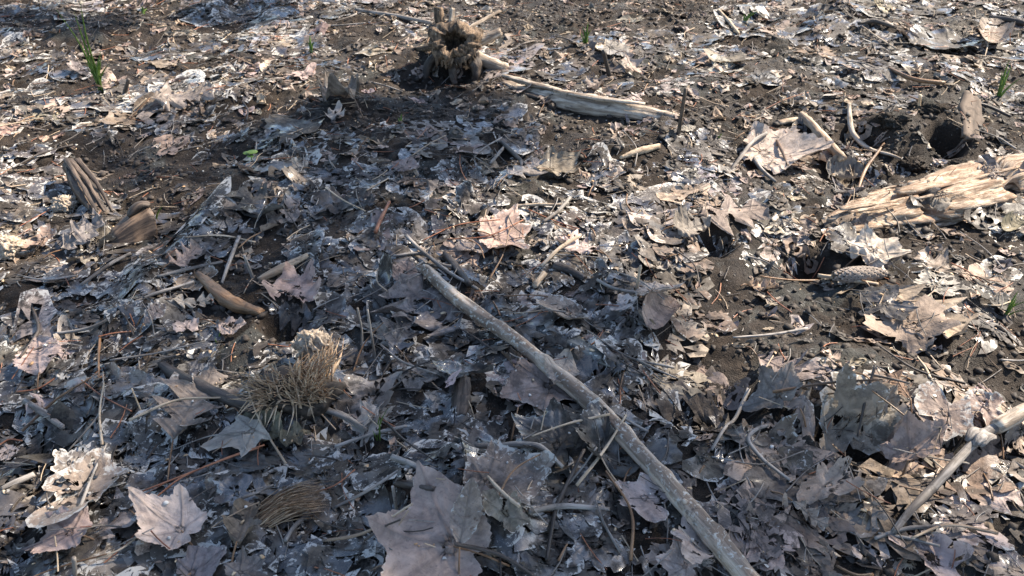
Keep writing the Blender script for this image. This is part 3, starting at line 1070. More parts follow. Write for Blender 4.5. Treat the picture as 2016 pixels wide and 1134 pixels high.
def ico(sub):
    t = (1 + 5 ** .5) / 2
    v = np.array([(-1, t, 0), (1, t, 0), (-1, -t, 0), (1, -t, 0), (0, -1, t), (0, 1, t), (0, -1, -t), (0, 1, -t), (t, 0, -1), (t, 0, 1), (-t, 0, -1), (-t, 0, 1)], float)
    f = np.array([(0, 11, 5), (0, 5, 1), (0, 1, 7), (0, 7, 10), (0, 10, 11), (1, 5, 9), (5, 11, 4), (11, 10, 2), (10, 7, 6), (7, 1, 8),
                  (3, 9, 4), (3, 4, 2), (3, 2, 6), (3, 6, 8), (3, 8, 9), (4, 9, 5), (2, 4, 11), (6, 2, 10), (8, 6, 7), (9, 8, 1)])
    v /= np.linalg.norm(v, axis=1)[:, None]
    for _ in range(sub):
        mid, nf, vl = {}, [], list(v)
        def mp(a, b):
            k = (min(a, b), max(a, b))
            if k not in mid:
                q = (vl[a] + vl[b]) / 2
                vl.append(q / np.linalg.norm(q))
                mid[k] = len(vl) - 1
            return mid[k]
        for a, b, c in f:
            x, y, z = mp(a, b), mp(b, c), mp(c, a)
            nf += [(a, x, z), (b, y, x), (c, z, y), (x, y, z)]
        v, f = np.array(vl), np.array(nf)
    return v, f


ICO = {s: ico(s) for s in (0, 1, 2, 3, 4)}
clod("mud_clod", "crumbly dry tan clod perched on top of the straw tuft", "dry clod on the tuft", 622, 722, .024, M_CLOD, 2, .030, .95, sub=4)
clod("mud_clod", "crumbly tan clod beside the leaning bark slab", "crumbly tan clod", 128, 408, .022, M_CLOD, 5, 0, .6)
clod("mud_clod", "sandy tan clod at the photo's edge under a grey leaf", "sandy tan clod", 14, 492, .030, M_CLOD, 8, 0, .6)
for i, (px, py, r, lab) in enumerate([(1760, 235, .045, "big dark mud lump on the dug-up mound by the curled stem"),
                                      (1825, 222, .05, "tall dark mud lump behind the hole in the dug-up mound"),
                                      (1800, 320, .04, "low dark mud lump on the dug-up mound above the rotten log"),
                                      (1910, 330, .045, "dark mud lump on the mound beside the rotten orange log"),
                                      (945, 140, .03, "dark mud lump in the shadow beside the hollow stump"),
                                      (1470, 70, .022, "dark wet lump with a green shoot behind it on far mud")]):
    clod("mud_clod", lab, lab.split(' on ')[0].split(' behind')[0].split(' in the')[0] + f"", px, py, r * .72, M_MUD, 20 + i, -.012, .5)
REFS = [q for q in REFS if 'mud lump' not in q[2] and 'wet lump' not in q[2]] + [(*P(1800, 250)[:2], "dug-up mud mound")]

# ------------------------------------------------------------------ hero leaves: base px, tip px, kind, width, tone, wet, crust, c, k, lift, label, landmark
HERO = [
    (893, 1078, 705, 1040, 'maple', 1.0, 'mauve', .1, .25, .22, .25, .012, "largest maple leaf, smooth grey-brown and whole, in front of everything", "largest maple leaf"),
    (905, 1075, 930, 968, 'oval', 1.3, 'mauve', .1, .55, .25, .3, .014, "grey-brown leaf blade with white flakes standing behind the largest maple leaf", None),
    (160, 1050, 20, 1095, 'maple', 1.0, 'mauve', .25, .35, .25, .1, .012, "big grey-brown lobed leaf with a round bite in the photo's corner", "corner leaf"),
    (370, 1052, 266, 992, 'maple', .8, 'pale', .1, .15, .18, .2, .012, "smooth pale lavender leaf casting a dark gap under its near rim", "smooth pale leaf"),
    (500, 850, 405, 892, 'star', 1.15, 'pale', .15, .1, .1, .2, .004, "pale pinkish lobed leaf lying flat by the olive leaf", "pinkish lobed leaf"),
    (345, 880, 425, 742, 'oak', 1.1, 'taupe', .35, .4, .15, .3, .006, "large grey-brown oak leaf with raised tip between tuft and mud", "large grey-brown oak leaf"),
    (478, 822, 560, 868, 'oval', 1.25, 'olive', .3, .05, .35, .2, .006, "olive-brown pointed oval leaf in front of the straw tuft", "olive oval leaf"),
    (552, 872, 612, 852, 'oval', 1.2, 'olive', .4, .05, .3, .2, .004, "small olive oval leaf touching the tip of a larger one", None),
    (350, 985, 438, 925, 'maple', 1.0, 'slate', 1.0, .1, .05, .05, .001, "flat wet blue-grey leaf under the long red needles", "wet blue-grey leaf"),
    (452, 905, 545, 945, 'star', 1.2, 'slate', .95, .15, .1, .1, .001, "wet slate-blue star-shaped leaf beside the red needles", None),
    (430, 965, 505, 990, 'frag', 1.2, 'slate', .95, .25, .1, .1, .001, "wet slate scrap of leaf below the red needles", None),
    (470, 1078, 500, 990, 'oval', 1.5, 'brown', .4, .1, .6, .3, .010, "dark brown leaf standing on edge beside the fibrous clump", None),
    (365, 1134, 452, 1080, 'maple', 1.1, 'violet', .2, .3, .2, .2, .006, "grey-brown jagged leaf cut by the frame below the smooth pale leaf", None),
    (462, 1134, 540, 1088, 'maple', 1.0, 'violet', .2, .3, .2, .2, .006, "grey-brown leaf with long tip in front of the fibrous clump", None),
    (100, 930, 172, 898, 'frag', 1.3, 'grey', .1, .9, .2, .15, .005, "crusty whitish crumpled leaf on the dark film", "crusty whitish leaf"),
    (210, 1000, 110, 940, 'frag', 1.4, 'taupe', .2, .7, .2, .2, .004, "greyish tan torn leaf with crusted rim beside the crusty whitish leaf", None),
    (78, 735, 80, 676, 'oval', 1.9, 'pale', .3, .2, .15, .15, .010, "pale upright oval leaf with blue sheen in the shade", "pale upright leaf"),
    (735, 828, 672, 848, 'star', 1.2, 'pale', .2, .1, .1, .1, .003, "pale four-pointed star leaf on dark mud beside the straw tuft", "pale star leaf"),
    (735, 826, 790, 806, 'star', .7, 'pale', .2, .1, .1, .1, .003, "pale narrow pointed lobe joined behind the star leaf", None),
    (880, 772, 900, 744, 'frag', .9, 'pale', .1, .1, .3, .4, .010, "small bright whitish leaf corner sticking up by the wood flake", None),
    (848, 728, 972, 736, 'oval', .75, 'slate', 1.0, .05, .5, .4, .006, "long dark blue wet curled blade beside the long stick", "dark curled blade"),
    (1095, 760, 985, 790, 'maple', 1.15, 'taupe', .5, .3, .12, .15, .006, "broad grey-brown leaf slab under the long stick", "broad grey-brown slab leaf"),
    (1120, 700, 1090, 760, 'oval', 1.6, 'pale', .2, .15, .25, .2, .012, "pale lavender leaf tucked against the long stick", None),
    (905, 655, 788, 545, 'oak', 1.35, 'violet', .75, .1, .14, .25, .008, "large wet purplish oak leaf with tan tip beside the stick's upper end", "wet purplish oak leaf"),
    (790, 560, 808, 527, 'oval', 1.5, 'tan', .3, .1, .3, .5, .012, "tan curled leaf tip standing above the wet purplish oak leaf", None),
    (778, 690, 735, 640, 'oak', 1.0, 'grey', .5, .3, .3, .3, .006, "grey torn oak leaf beneath the upright straws", None),
    (770, 715, 800, 640, 'oak', .9, 'slate', .8, .4, .3, .3, .004, "wet slate oak leaf with white lobes by the upright straws", None),
    (370, 468, 446, 508, 'oak', 1.15, 'slate', 1.0, .2, .1, .2, .003, "wet leaf with bright blue sky sheen on the mud ridge", "blue-sheened leaf"),
    (335, 525, 392, 488, 'oak', 1.0, 'tan', .2, .4, .3, .3, .010, "tan curled leaf at the upper end of the curved brown stick", "tan curled leaf"),
    (340, 592, 424, 590, 'oak', .7, 'pale', .1, .1, .15, .2, .008, "narrow pale yellowish lobed leaf on mud below the brown stick", "pale yellowish leaf"),
    (284, 640, 330, 606, 'oval', 1.6, 'grey', .2, .8, .35, .3, .008, "chalky grey folded leaf on top of the mud ridge", None),
    (425, 640, 488, 643, 'oval', 1.3, 'pale', .2, .2, .2, .2, .006, "pale pinkish oval leaf on mud above the straw tuft", None),
    (368, 660, 374, 633, 'frag', 1.1, 'pale', .1, .1, .3, .3, .004, "small pale diamond-shaped leaf piece on the bare mud", None),
    (122, 492, 208, 445, 'oak', 1.3, 'grey', .2, .3, .3, .4, .012, "grey crumpled leaf with dark hole against the split wood chunk", "grey crumpled leaf"),
    (572, 605, 602, 540, 'frag', 1.0, 'tan', .2, .3, .4, .4, .014, "brown torn leaf leaning over the hole behind the tuft", "torn leaning leaf"),
    (610, 620, 680, 640, 'frag', .9, 'slate', 1.0, .1, .3, .3, .004, "blackish wet leaf piece overhanging the hole", None),
    (1075, 335, 1145, 295, 'maple', 1.1, 'taupe', .3, .2, .2, .25, .008, "taupe maple leaf with raised lobes in the sunlit mid-ground", "raised taupe maple leaf"),
    (1000, 350, 1068, 318, 'oak', 1.0, 'violet', .6, .1, .15, .2, .006, "wet purplish leaf beside the raised taupe maple leaf", None),
    (586, 268, 530, 242, 'star', 1.3, 'slate', .95, .1, .08, .15, .003, "flat wet blue pointed leaf at the edge of dark mud", "wet blue pointed leaf"),
    (690, 204, 652, 172, 'oval', 1.2, 'grey', .4, .1, .5, .8, .016, "grey pointed leaf standing up like a tent on dark mud", "tent-shaped leaf"),
    (640, 236, 680, 212, 'frag', .7, 'pale', .2, .2, .3, .3, .004, "pale small leaf in front of the tent-shaped leaf", None),
    (300, 205, 424, 178, 'oak', 1.1, 'violet', .5, .1, .15, .25, .008, "purplish grey oak leaf near the green grass tuft", None),
    (724, 320, 772, 318, 'curl', 1.0, 'taupe', .3, .2, .3, .3, .006, "taupe leaf rolled into a tube on shaded litter", "rolled taupe leaf"),
    (772, 325, 826, 332, 'oval', 1.7, 'violet', .7, .1, .1, .1, .004, "flat purplish wet leaf beside the rolled leaf", None),
    (560, 420, 470, 378, 'oak', 1.2, 'slate', .9, .3, .2, .2, .003, "wet slate oak leaf with crusted rim along the mud ridge", None),
    (620, 410, 700, 385, 'frag', 1.0, 'slate', .95, .3, .15, .2, .004, "wet blue-grey leaf sheet with pale rim in the shade", "wet leaf sheet"),
    (920, 505, 942, 474, 'frag', 1.3, 'violet', .5, .1, .2, .3, .005, "small square purplish leaf amid thin twigs", "square purplish leaf"),
    (970, 520, 1018, 500, 'oak', 1.3, 'slate', .95, .2, .2, .2, .008, "wet blue leaf with ragged rim amid thin twigs", None),
    (960, 470, 1080, 455, 'maple', 1.3, 'tan', .2, .5, .2, .2, .004, "sunlit tan leaf sheet with scalloped rim under red needles", "sunlit leaf sheet"),
    (1180, 500, 1100, 470, 'oak', 1.2, 'pale', .2, .3, .2, .2, .006, "pale leaf crossed by two thin twigs", None),
    (1275, 655, 1328, 595, 'curl', 1.4, 'taupe', .2, .1, .15, .2, .012, "curled taupe leaf arching over dark mud", "arching taupe leaf"),
    (1272, 570, 1340, 605, 'maple', 1.0, 'pale', .15, .2, .25, .4, .010, "pale lavender lobed leaf behind the arching taupe leaf", None),
    (1200, 610, 1255, 600, 'frag', 1.0, 'pale', .2, .4, .4, .4, .008, "crumpled pale leaf on dark litter beside the long stick", None),
    (1375, 428, 1510, 412, 'oak', 1.2, 'taupe', .2, .4, .05, .06, .002, "big sunlit beige leaf lying flat behind the black hollow", "big sunlit beige leaf"),
    (1325, 455, 1400, 430, 'oval', 1.5, 'violet', .2, .2, .35, .3, .012, "domed mauve leaf over the mud beside the big beige leaf", "domed mauve leaf"),
    (1480, 300, 1630, 328, 'maple', 1.2, 'pale', .1, .2, .2, .2, .006, "big bleached pale leaf beside the short tan stick", "bleached pale leaf"),
    (1625, 335, 1705, 330, 'curl', 1.3, 'violet', .3, .1, .2, .3, .010, "mauve rolled leaf under the twig by the mud mound", None),
    (1790, 88, 1930, 82, 'oval', 1.6, 'slate', .85, .1, .1, .1, .004, "large flat slate-grey wet leaf far up on the slope", "slate-grey far leaf"),
    (1948, 96, 1958, 46, 'curl', 1.5, 'tan', .2, .2, .2, .4, .014, "tan folded leaf standing up beside the slate-grey far leaf", None),
    (1740, 565, 1895, 668, 'oak', 1.25, 'tan', .1, .2, .12, .12, .004, "big sunlit tan oak leaf with long lobes below the pine cone", "big tan oak leaf"),
    (1760, 600, 1830, 690, 'frag', 1.3, 'taupe', .1, .3, .2, .1, .004, "tan torn leaf under the big oak leaf", None),
    (1690, 600, 1790, 612, 'frag', 1.0, 'slate', .7, .1, .25, .2, .003, "dark grey domed leaf beside the big tan oak leaf", None),
    (1798, 900, 1780, 800, 'maple', .95, 'tan', .1, .1, .16, .25, .035, "sunlit tan pointed maple leaf raised above a black gap", "raised tan maple leaf"),
    (1790, 790, 1755, 742, 'oak', 1.0, 'rust', .1, .1, .3, .3, .016, "reddish tan oak leaf behind the raised tan maple leaf", None),
    (1670, 790, 1772, 785, 'oak', 1.0, 'tan', .1, .1, .3, .2, .008, "tan wavy oak leaf behind the black hollow", None),
    (1610, 820, 1718, 840, 'frag', 1.1, 'taupe', .3, .4, .5, .4, .014, "taupe cupped leaf leaning into the black gap", "cupped taupe leaf"),
    (1815, 825, 1905, 800, 'frag', 1.2, 'taupe', .1, .75, .12, .05, .006, "chalk-white crusted leaf behind the forked branch", "chalk-white leaf"),
    (1900, 805, 1978, 815, 'frag', 1.2, 'taupe', .1, .75, .15, .05, .006, "chalk-white crumpled leaf between forked branch and frame edge", None),
    (1325, 985, 1212, 975, 'frag', 1.0, 'pale', .15, .4, .25, .25, .010, "pale cupped leaf with hole beside the long stick", "pale cupped leaf"),
    (1360, 1120, 1280, 1090, 'maple', 1.2, 'pale', .25, .3, .2, .2, .008, "pale leaf with dark blotches at the stick's thick end", None),
    (1345, 1092, 1392, 1045, 'frag', 1.3, 'pale', .1, .2, .3, .3, .008, "plain pale leaf piece close behind the stick's thick end", None),
    (1600, 985, 1660, 930, 'frag', 1.0, 'tan', .15, .3, .5, .4, .010, "crumpled tan leaf in the shade beside the forked branch", "crumpled tan leaf"),
    (1560, 985, 1630, 1040, 'oak', 1.0, 'taupe', .3, .5, .3, .3, .006, "shaded taupe oak leaf below the crumpled tan leaf", None),
    (1110, 890, 1010, 850, 'maple', 1.1, 'dark', .8, .25, .55, .6, .008, "blackened wet maple leaf with curled rims beside the long stick", "blackened curled leaf"),
    (1150, 910, 1225, 850, 'frag', 1.2, 'slate', .8, .4, .6, .6, .010, "slate wet curled leaf in the hollow beside the long stick", None),
    (940, 960, 1090, 920, 'maple', 1.2, 'violet', .5, .6, .25, .2, .006, "mottled leaf with white ragged rim domed over a mud bump", "mottled domed leaf"),
    (1030, 1030, 960, 1000, 'frag', 1.0, 'grey', .5, .4, .4, .4, .008, "dark mottled leaf piece beside the largest maple leaf", None),
    (1490, 700, 1580, 740, 'oak', 1.1, 'violet', .4, .2, .3, .3, .008, "mauve oak leaf at the border of sun and shade", "mauve border leaf"),
    (1540, 790, 1480, 740, 'maple', 1.0, 'violet', .3, .2, .2, .3, .008, "mauve maple leaf in front of the mauve oak leaf", None),
    (1975, 455, 2020, 428, 'curl', 1.7, 'olive', .2, .1, .15, .2, .012, "rolled leaf with yellowish hollow near the rotten log", None),
    (1640, 500, 1700, 470, 'frag', 1.3, 'slate', .6, .4, .2, .2, .006, "blue-grey leaf piece behind the pine cone", None),
    (1700, 500, 1770, 480, 'maple', 1.0, 'pale', .2, .4, .2, .2, .006, "pale bluish leaf behind the pine cone", None),
    (1945, 575, 1962, 612, 'frag', 1.2, 'slate', .5, .5, .25, .3, .008, "small blue-grey leaf beside the green sprout", None),
    (1230, 115, 1260, 145, 'oak', 1.3, 'pale', .1, .3, .35, .5, .016, "pale cupped leaf standing by a black stub on far litter", "pale far cupped leaf"),
    (1195, 92, 1245, 118, 'maple', 1.1, 'violet', .5, .1, .1, .2, .006, "bluish flat leaf on the sunlit far litter", None),
]
REFPOS = []
LEAF_N = [0]
GROUP_OF = {'maple': "maple leaves fallen on the mud", 'star': "maple leaves fallen on the mud", 'oak': "oak leaves fallen on the mud",
            'oval': "oval leaves fallen on the mud", 'curl': "rolled leaves fallen on the mud", 'frag': "torn leaf pieces on the mud"}
NAME_OF = {'maple': 'maple_leaf', 'star': 'maple_leaf', 'oak': 'oak_leaf', 'oval': 'oval_leaf', 'curl': 'rolled_leaf', 'frag': 'torn_leaf'}


def leaf_thing(x, y, L, ang, kind, lod, seed, label, **kw):
    v, f, a = build_leaf(x, y, L, ang, kind, lod, seed, **kw)
    o = np.array([v[:, 0].mean(), v[:, 1].mean(), v[:, 2].min()])
    nm = NAME_OF[kind]
    ob = link(nm, tri_mesh(nm, v - o, f, M_LEAF, a), None, o, label=label, category="leaf", group=GROUP_OF[kind])
    LEAF_N[0] += 1
    if kind in ('maple', 'star', 'oak', 'oval') and lod < 2 and L > .045:                 # the stalk
        d = np.array([-math.cos(ang), -math.sin(ang), 0])
        q = v[0] if kind in ('maple', 'star') else v[len(v) // (64 if lod == 0 else 36) // 2]
        r = random.Random(seed)
        e = q + d * L * r.uniform(.3, .6)
        e += np.array([-d[1], d[0], 0]) * L * r.uniform(-.2, .2)
        e[2] = samp(HG, e[0], e[1]) + r.uniform(0, .012)
        m = (q + e) / 2 + np.array([0, 0, .004])
        tv, tf, ta = tube(curve_pts([q, m, e], 8), np.linspace(.0011, .0015, 8), 5, 0.1, seed % 50)
        link("stalk", tri_mesh("stalk", tv - o, tf, M_TWIG_DARK if kw.get('wet', 0) > .6 else M_TWIG_BROWN, ta), ob)
    return ob


for h in HERO:
    if h[13]:
        c = (P(h[0], h[1]) + P(h[2], h[3])) / 2
        REFS.append((c[0], c[1], h[13]))

# landmarks that are built later
for px, py, s in ((1160, 790, "long diagonal stick"), (590, 760, "straw tuft"), (450, 565, "curved brown stick"), (1880, 920, "forked branch"),
                  (1690, 545, "pine cone"), (195, 140, "tall green grass tuft"), (1618, 265, "short tan stick"), (400, 935, "long red needles"),
                  (575, 995, "fibrous clump"), (1337, 225, "upright twig"), (1592, 500, "black hollow"), (575, 640, "hole behind the tuft"),
                  (1155, 70, "small far grass sprout"), (1968, 165, "grass sprout by the slope"), (612, 88, "tiny far green shoot"),
                  (1985, 590, "bent green sprout"), (1500, 870, "hooked twig")):
    c = P(px, py)
    REFS.append((c[0], c[1], s))

# ------------------------------------------------------------------ scattered leaves, each its own
rs = random.Random(19)
cand = []
tries = 0
while len(cand) < 222 and tries < 6000:
    tries += 1
    # even in the picture rather than on the ground: the largest are the nearest
    px, py = rs.uniform(-20, 2036), 1150 * rs.random() ** 0.8 - 5
    if rs.random() < bare(px, py) * 2.6:
        continue
    p = PG(px, py)
    if any(math.hypot((px - a) / (36 + py * .05), (py - b) / (16 + .03 * py)) < 1 for a, b in cand):
        continue
    cand.append((px, py))
SIZEW = lambda L: 'small' if L < .05 else ('mid-sized' if L < .075 else 'large')
KW = {'maple': 'maple leaf', 'star': 'star-shaped maple leaf', 'oak': 'oak leaf', 'oval': 'oval leaf', 'curl': 'rolled leaf', 'frag': 'torn leaf piece'}
cand.sort(key=lambda c: -c[1] * 0 + rs.random())
for px, py in cand:
    p = PG(px, py)
    kind = rs.choice(['maple', 'oak', 'oak', 'oak', 'oak', 'frag', 'frag', 'frag', 'frag', 'oval', 'curl'])
    Lf = rs.uniform(.05, .115)
    L = Lf * (.62 if kind in ('maple', 'star') else 1.0)
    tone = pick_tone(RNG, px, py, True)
    if False:
        tone = rs.choice(['slate', 'violet', 'grey', 'dark'])
    wet = {'dark': .9, 'slate': .9, 'violet': .6}.get(tone, rs.uniform(.05, .45))
    c, k = .5 * rs.random() ** 1.7, .45 * rs.random() ** 1.5
    crust = rs.uniform(.0, .6)
    head = f"{SIZEW(Lf)} {TONE_WORD[tone]} {KW[kind]}"
    alt = []
    if wet > .55:
        alt.append('wet ' + head)
    if c > .3:
        alt.append(head + ' with upturned rims')
    lab = gen_label(p[0], p[1], alt[0] if alt else head, tuple(alt[1:]) + (head,))
    leaf_thing(p[0], p[1], L, rs.uniform(0, 6.28), kind, 1, rs.randrange(10 ** 6), lab, width=rs.uniform(.75, 1.15), tone=tone, wet=wet, crust=crust,
               c=c, k=k, lift=rs.uniform(-.003, .004), conform=.9, bury=.0015, rip=rs.uniform(.01, .03), holes=rs.uniform(.05, .3))

# rotted sheets that have dried over the litter and glue it together
parts = []
rs = random.Random(57)
while len(parts) < 230:
    px, py = rs.uniform(-40, 2050), 1160 * rs.random() ** .85
    soaked = px < 1250 and py > 240
    if rs.random() < bare(px, py) * 4 or (not soaked and rs.random() < .6):
        continue
    p = PG(px, py)
    tone = rs.choice(['slate', 'dark', 'dark', 'slate', 'mud'] if soaked else ['mud', 'brown', 'taupe', 'slate', 'tan'])
    parts.append(build_leaf(p[0], p[1], rs.uniform(.06, .15), rs.uniform(0, 6.28), 'frag', 1, rs.randrange(10 ** 6), rs.uniform(.7, 1.2), tone, rs.uniform(.75, 1.0) if soaked else .4,
                            rs.uniform(.3, .82) if soaked else rs.uniform(.1, .4), rs.uniform(0, .05), rs.uniform(0, .05), 0.0, 1.0, rs.uniform(.006, .018), rs.uniform(.3, .5), .0005))
v, f, a = cat_meshes(parts)
link("dried_leaf_film", tri_mesh("dried_leaf_film", v, f, M_LEAF, a), kind='stuff', label="dark rotted leaf film with chalky rims dried over the litter")

for i, h in sorted(enumerate(HERO), key=lambda t: t[0] in (0, 1, 3, 4, 7, 17, 23, 66)):
    a, b = PG(h[0], h[1], h[11]), PG(h[2], h[3], h[11])
    L = float(np.hypot(*(b - a)[:2]))
    ang = math.atan2(b[1] - a[1], b[0] - a[0])
    if h[4] == 'maple' and i > 0:
        a = a + (b - a) * .12
        L *= .82
    leaf_thing(a[0], a[1], L, ang, h[4], 0, 1000 + i * 7, uniq(h[12]), width=h[5], tone=h[6], wet=h[7], crust=h[8], c=h[9], k=h[10], lift=h[11],
               conform=.55, rip=.022, holes=.0 if h[4] == 'maple' or i == 4 else .12, stain=.25 + .4 * h[7] if i not in (0, 2, 3, 4, 17, 18) else .12)

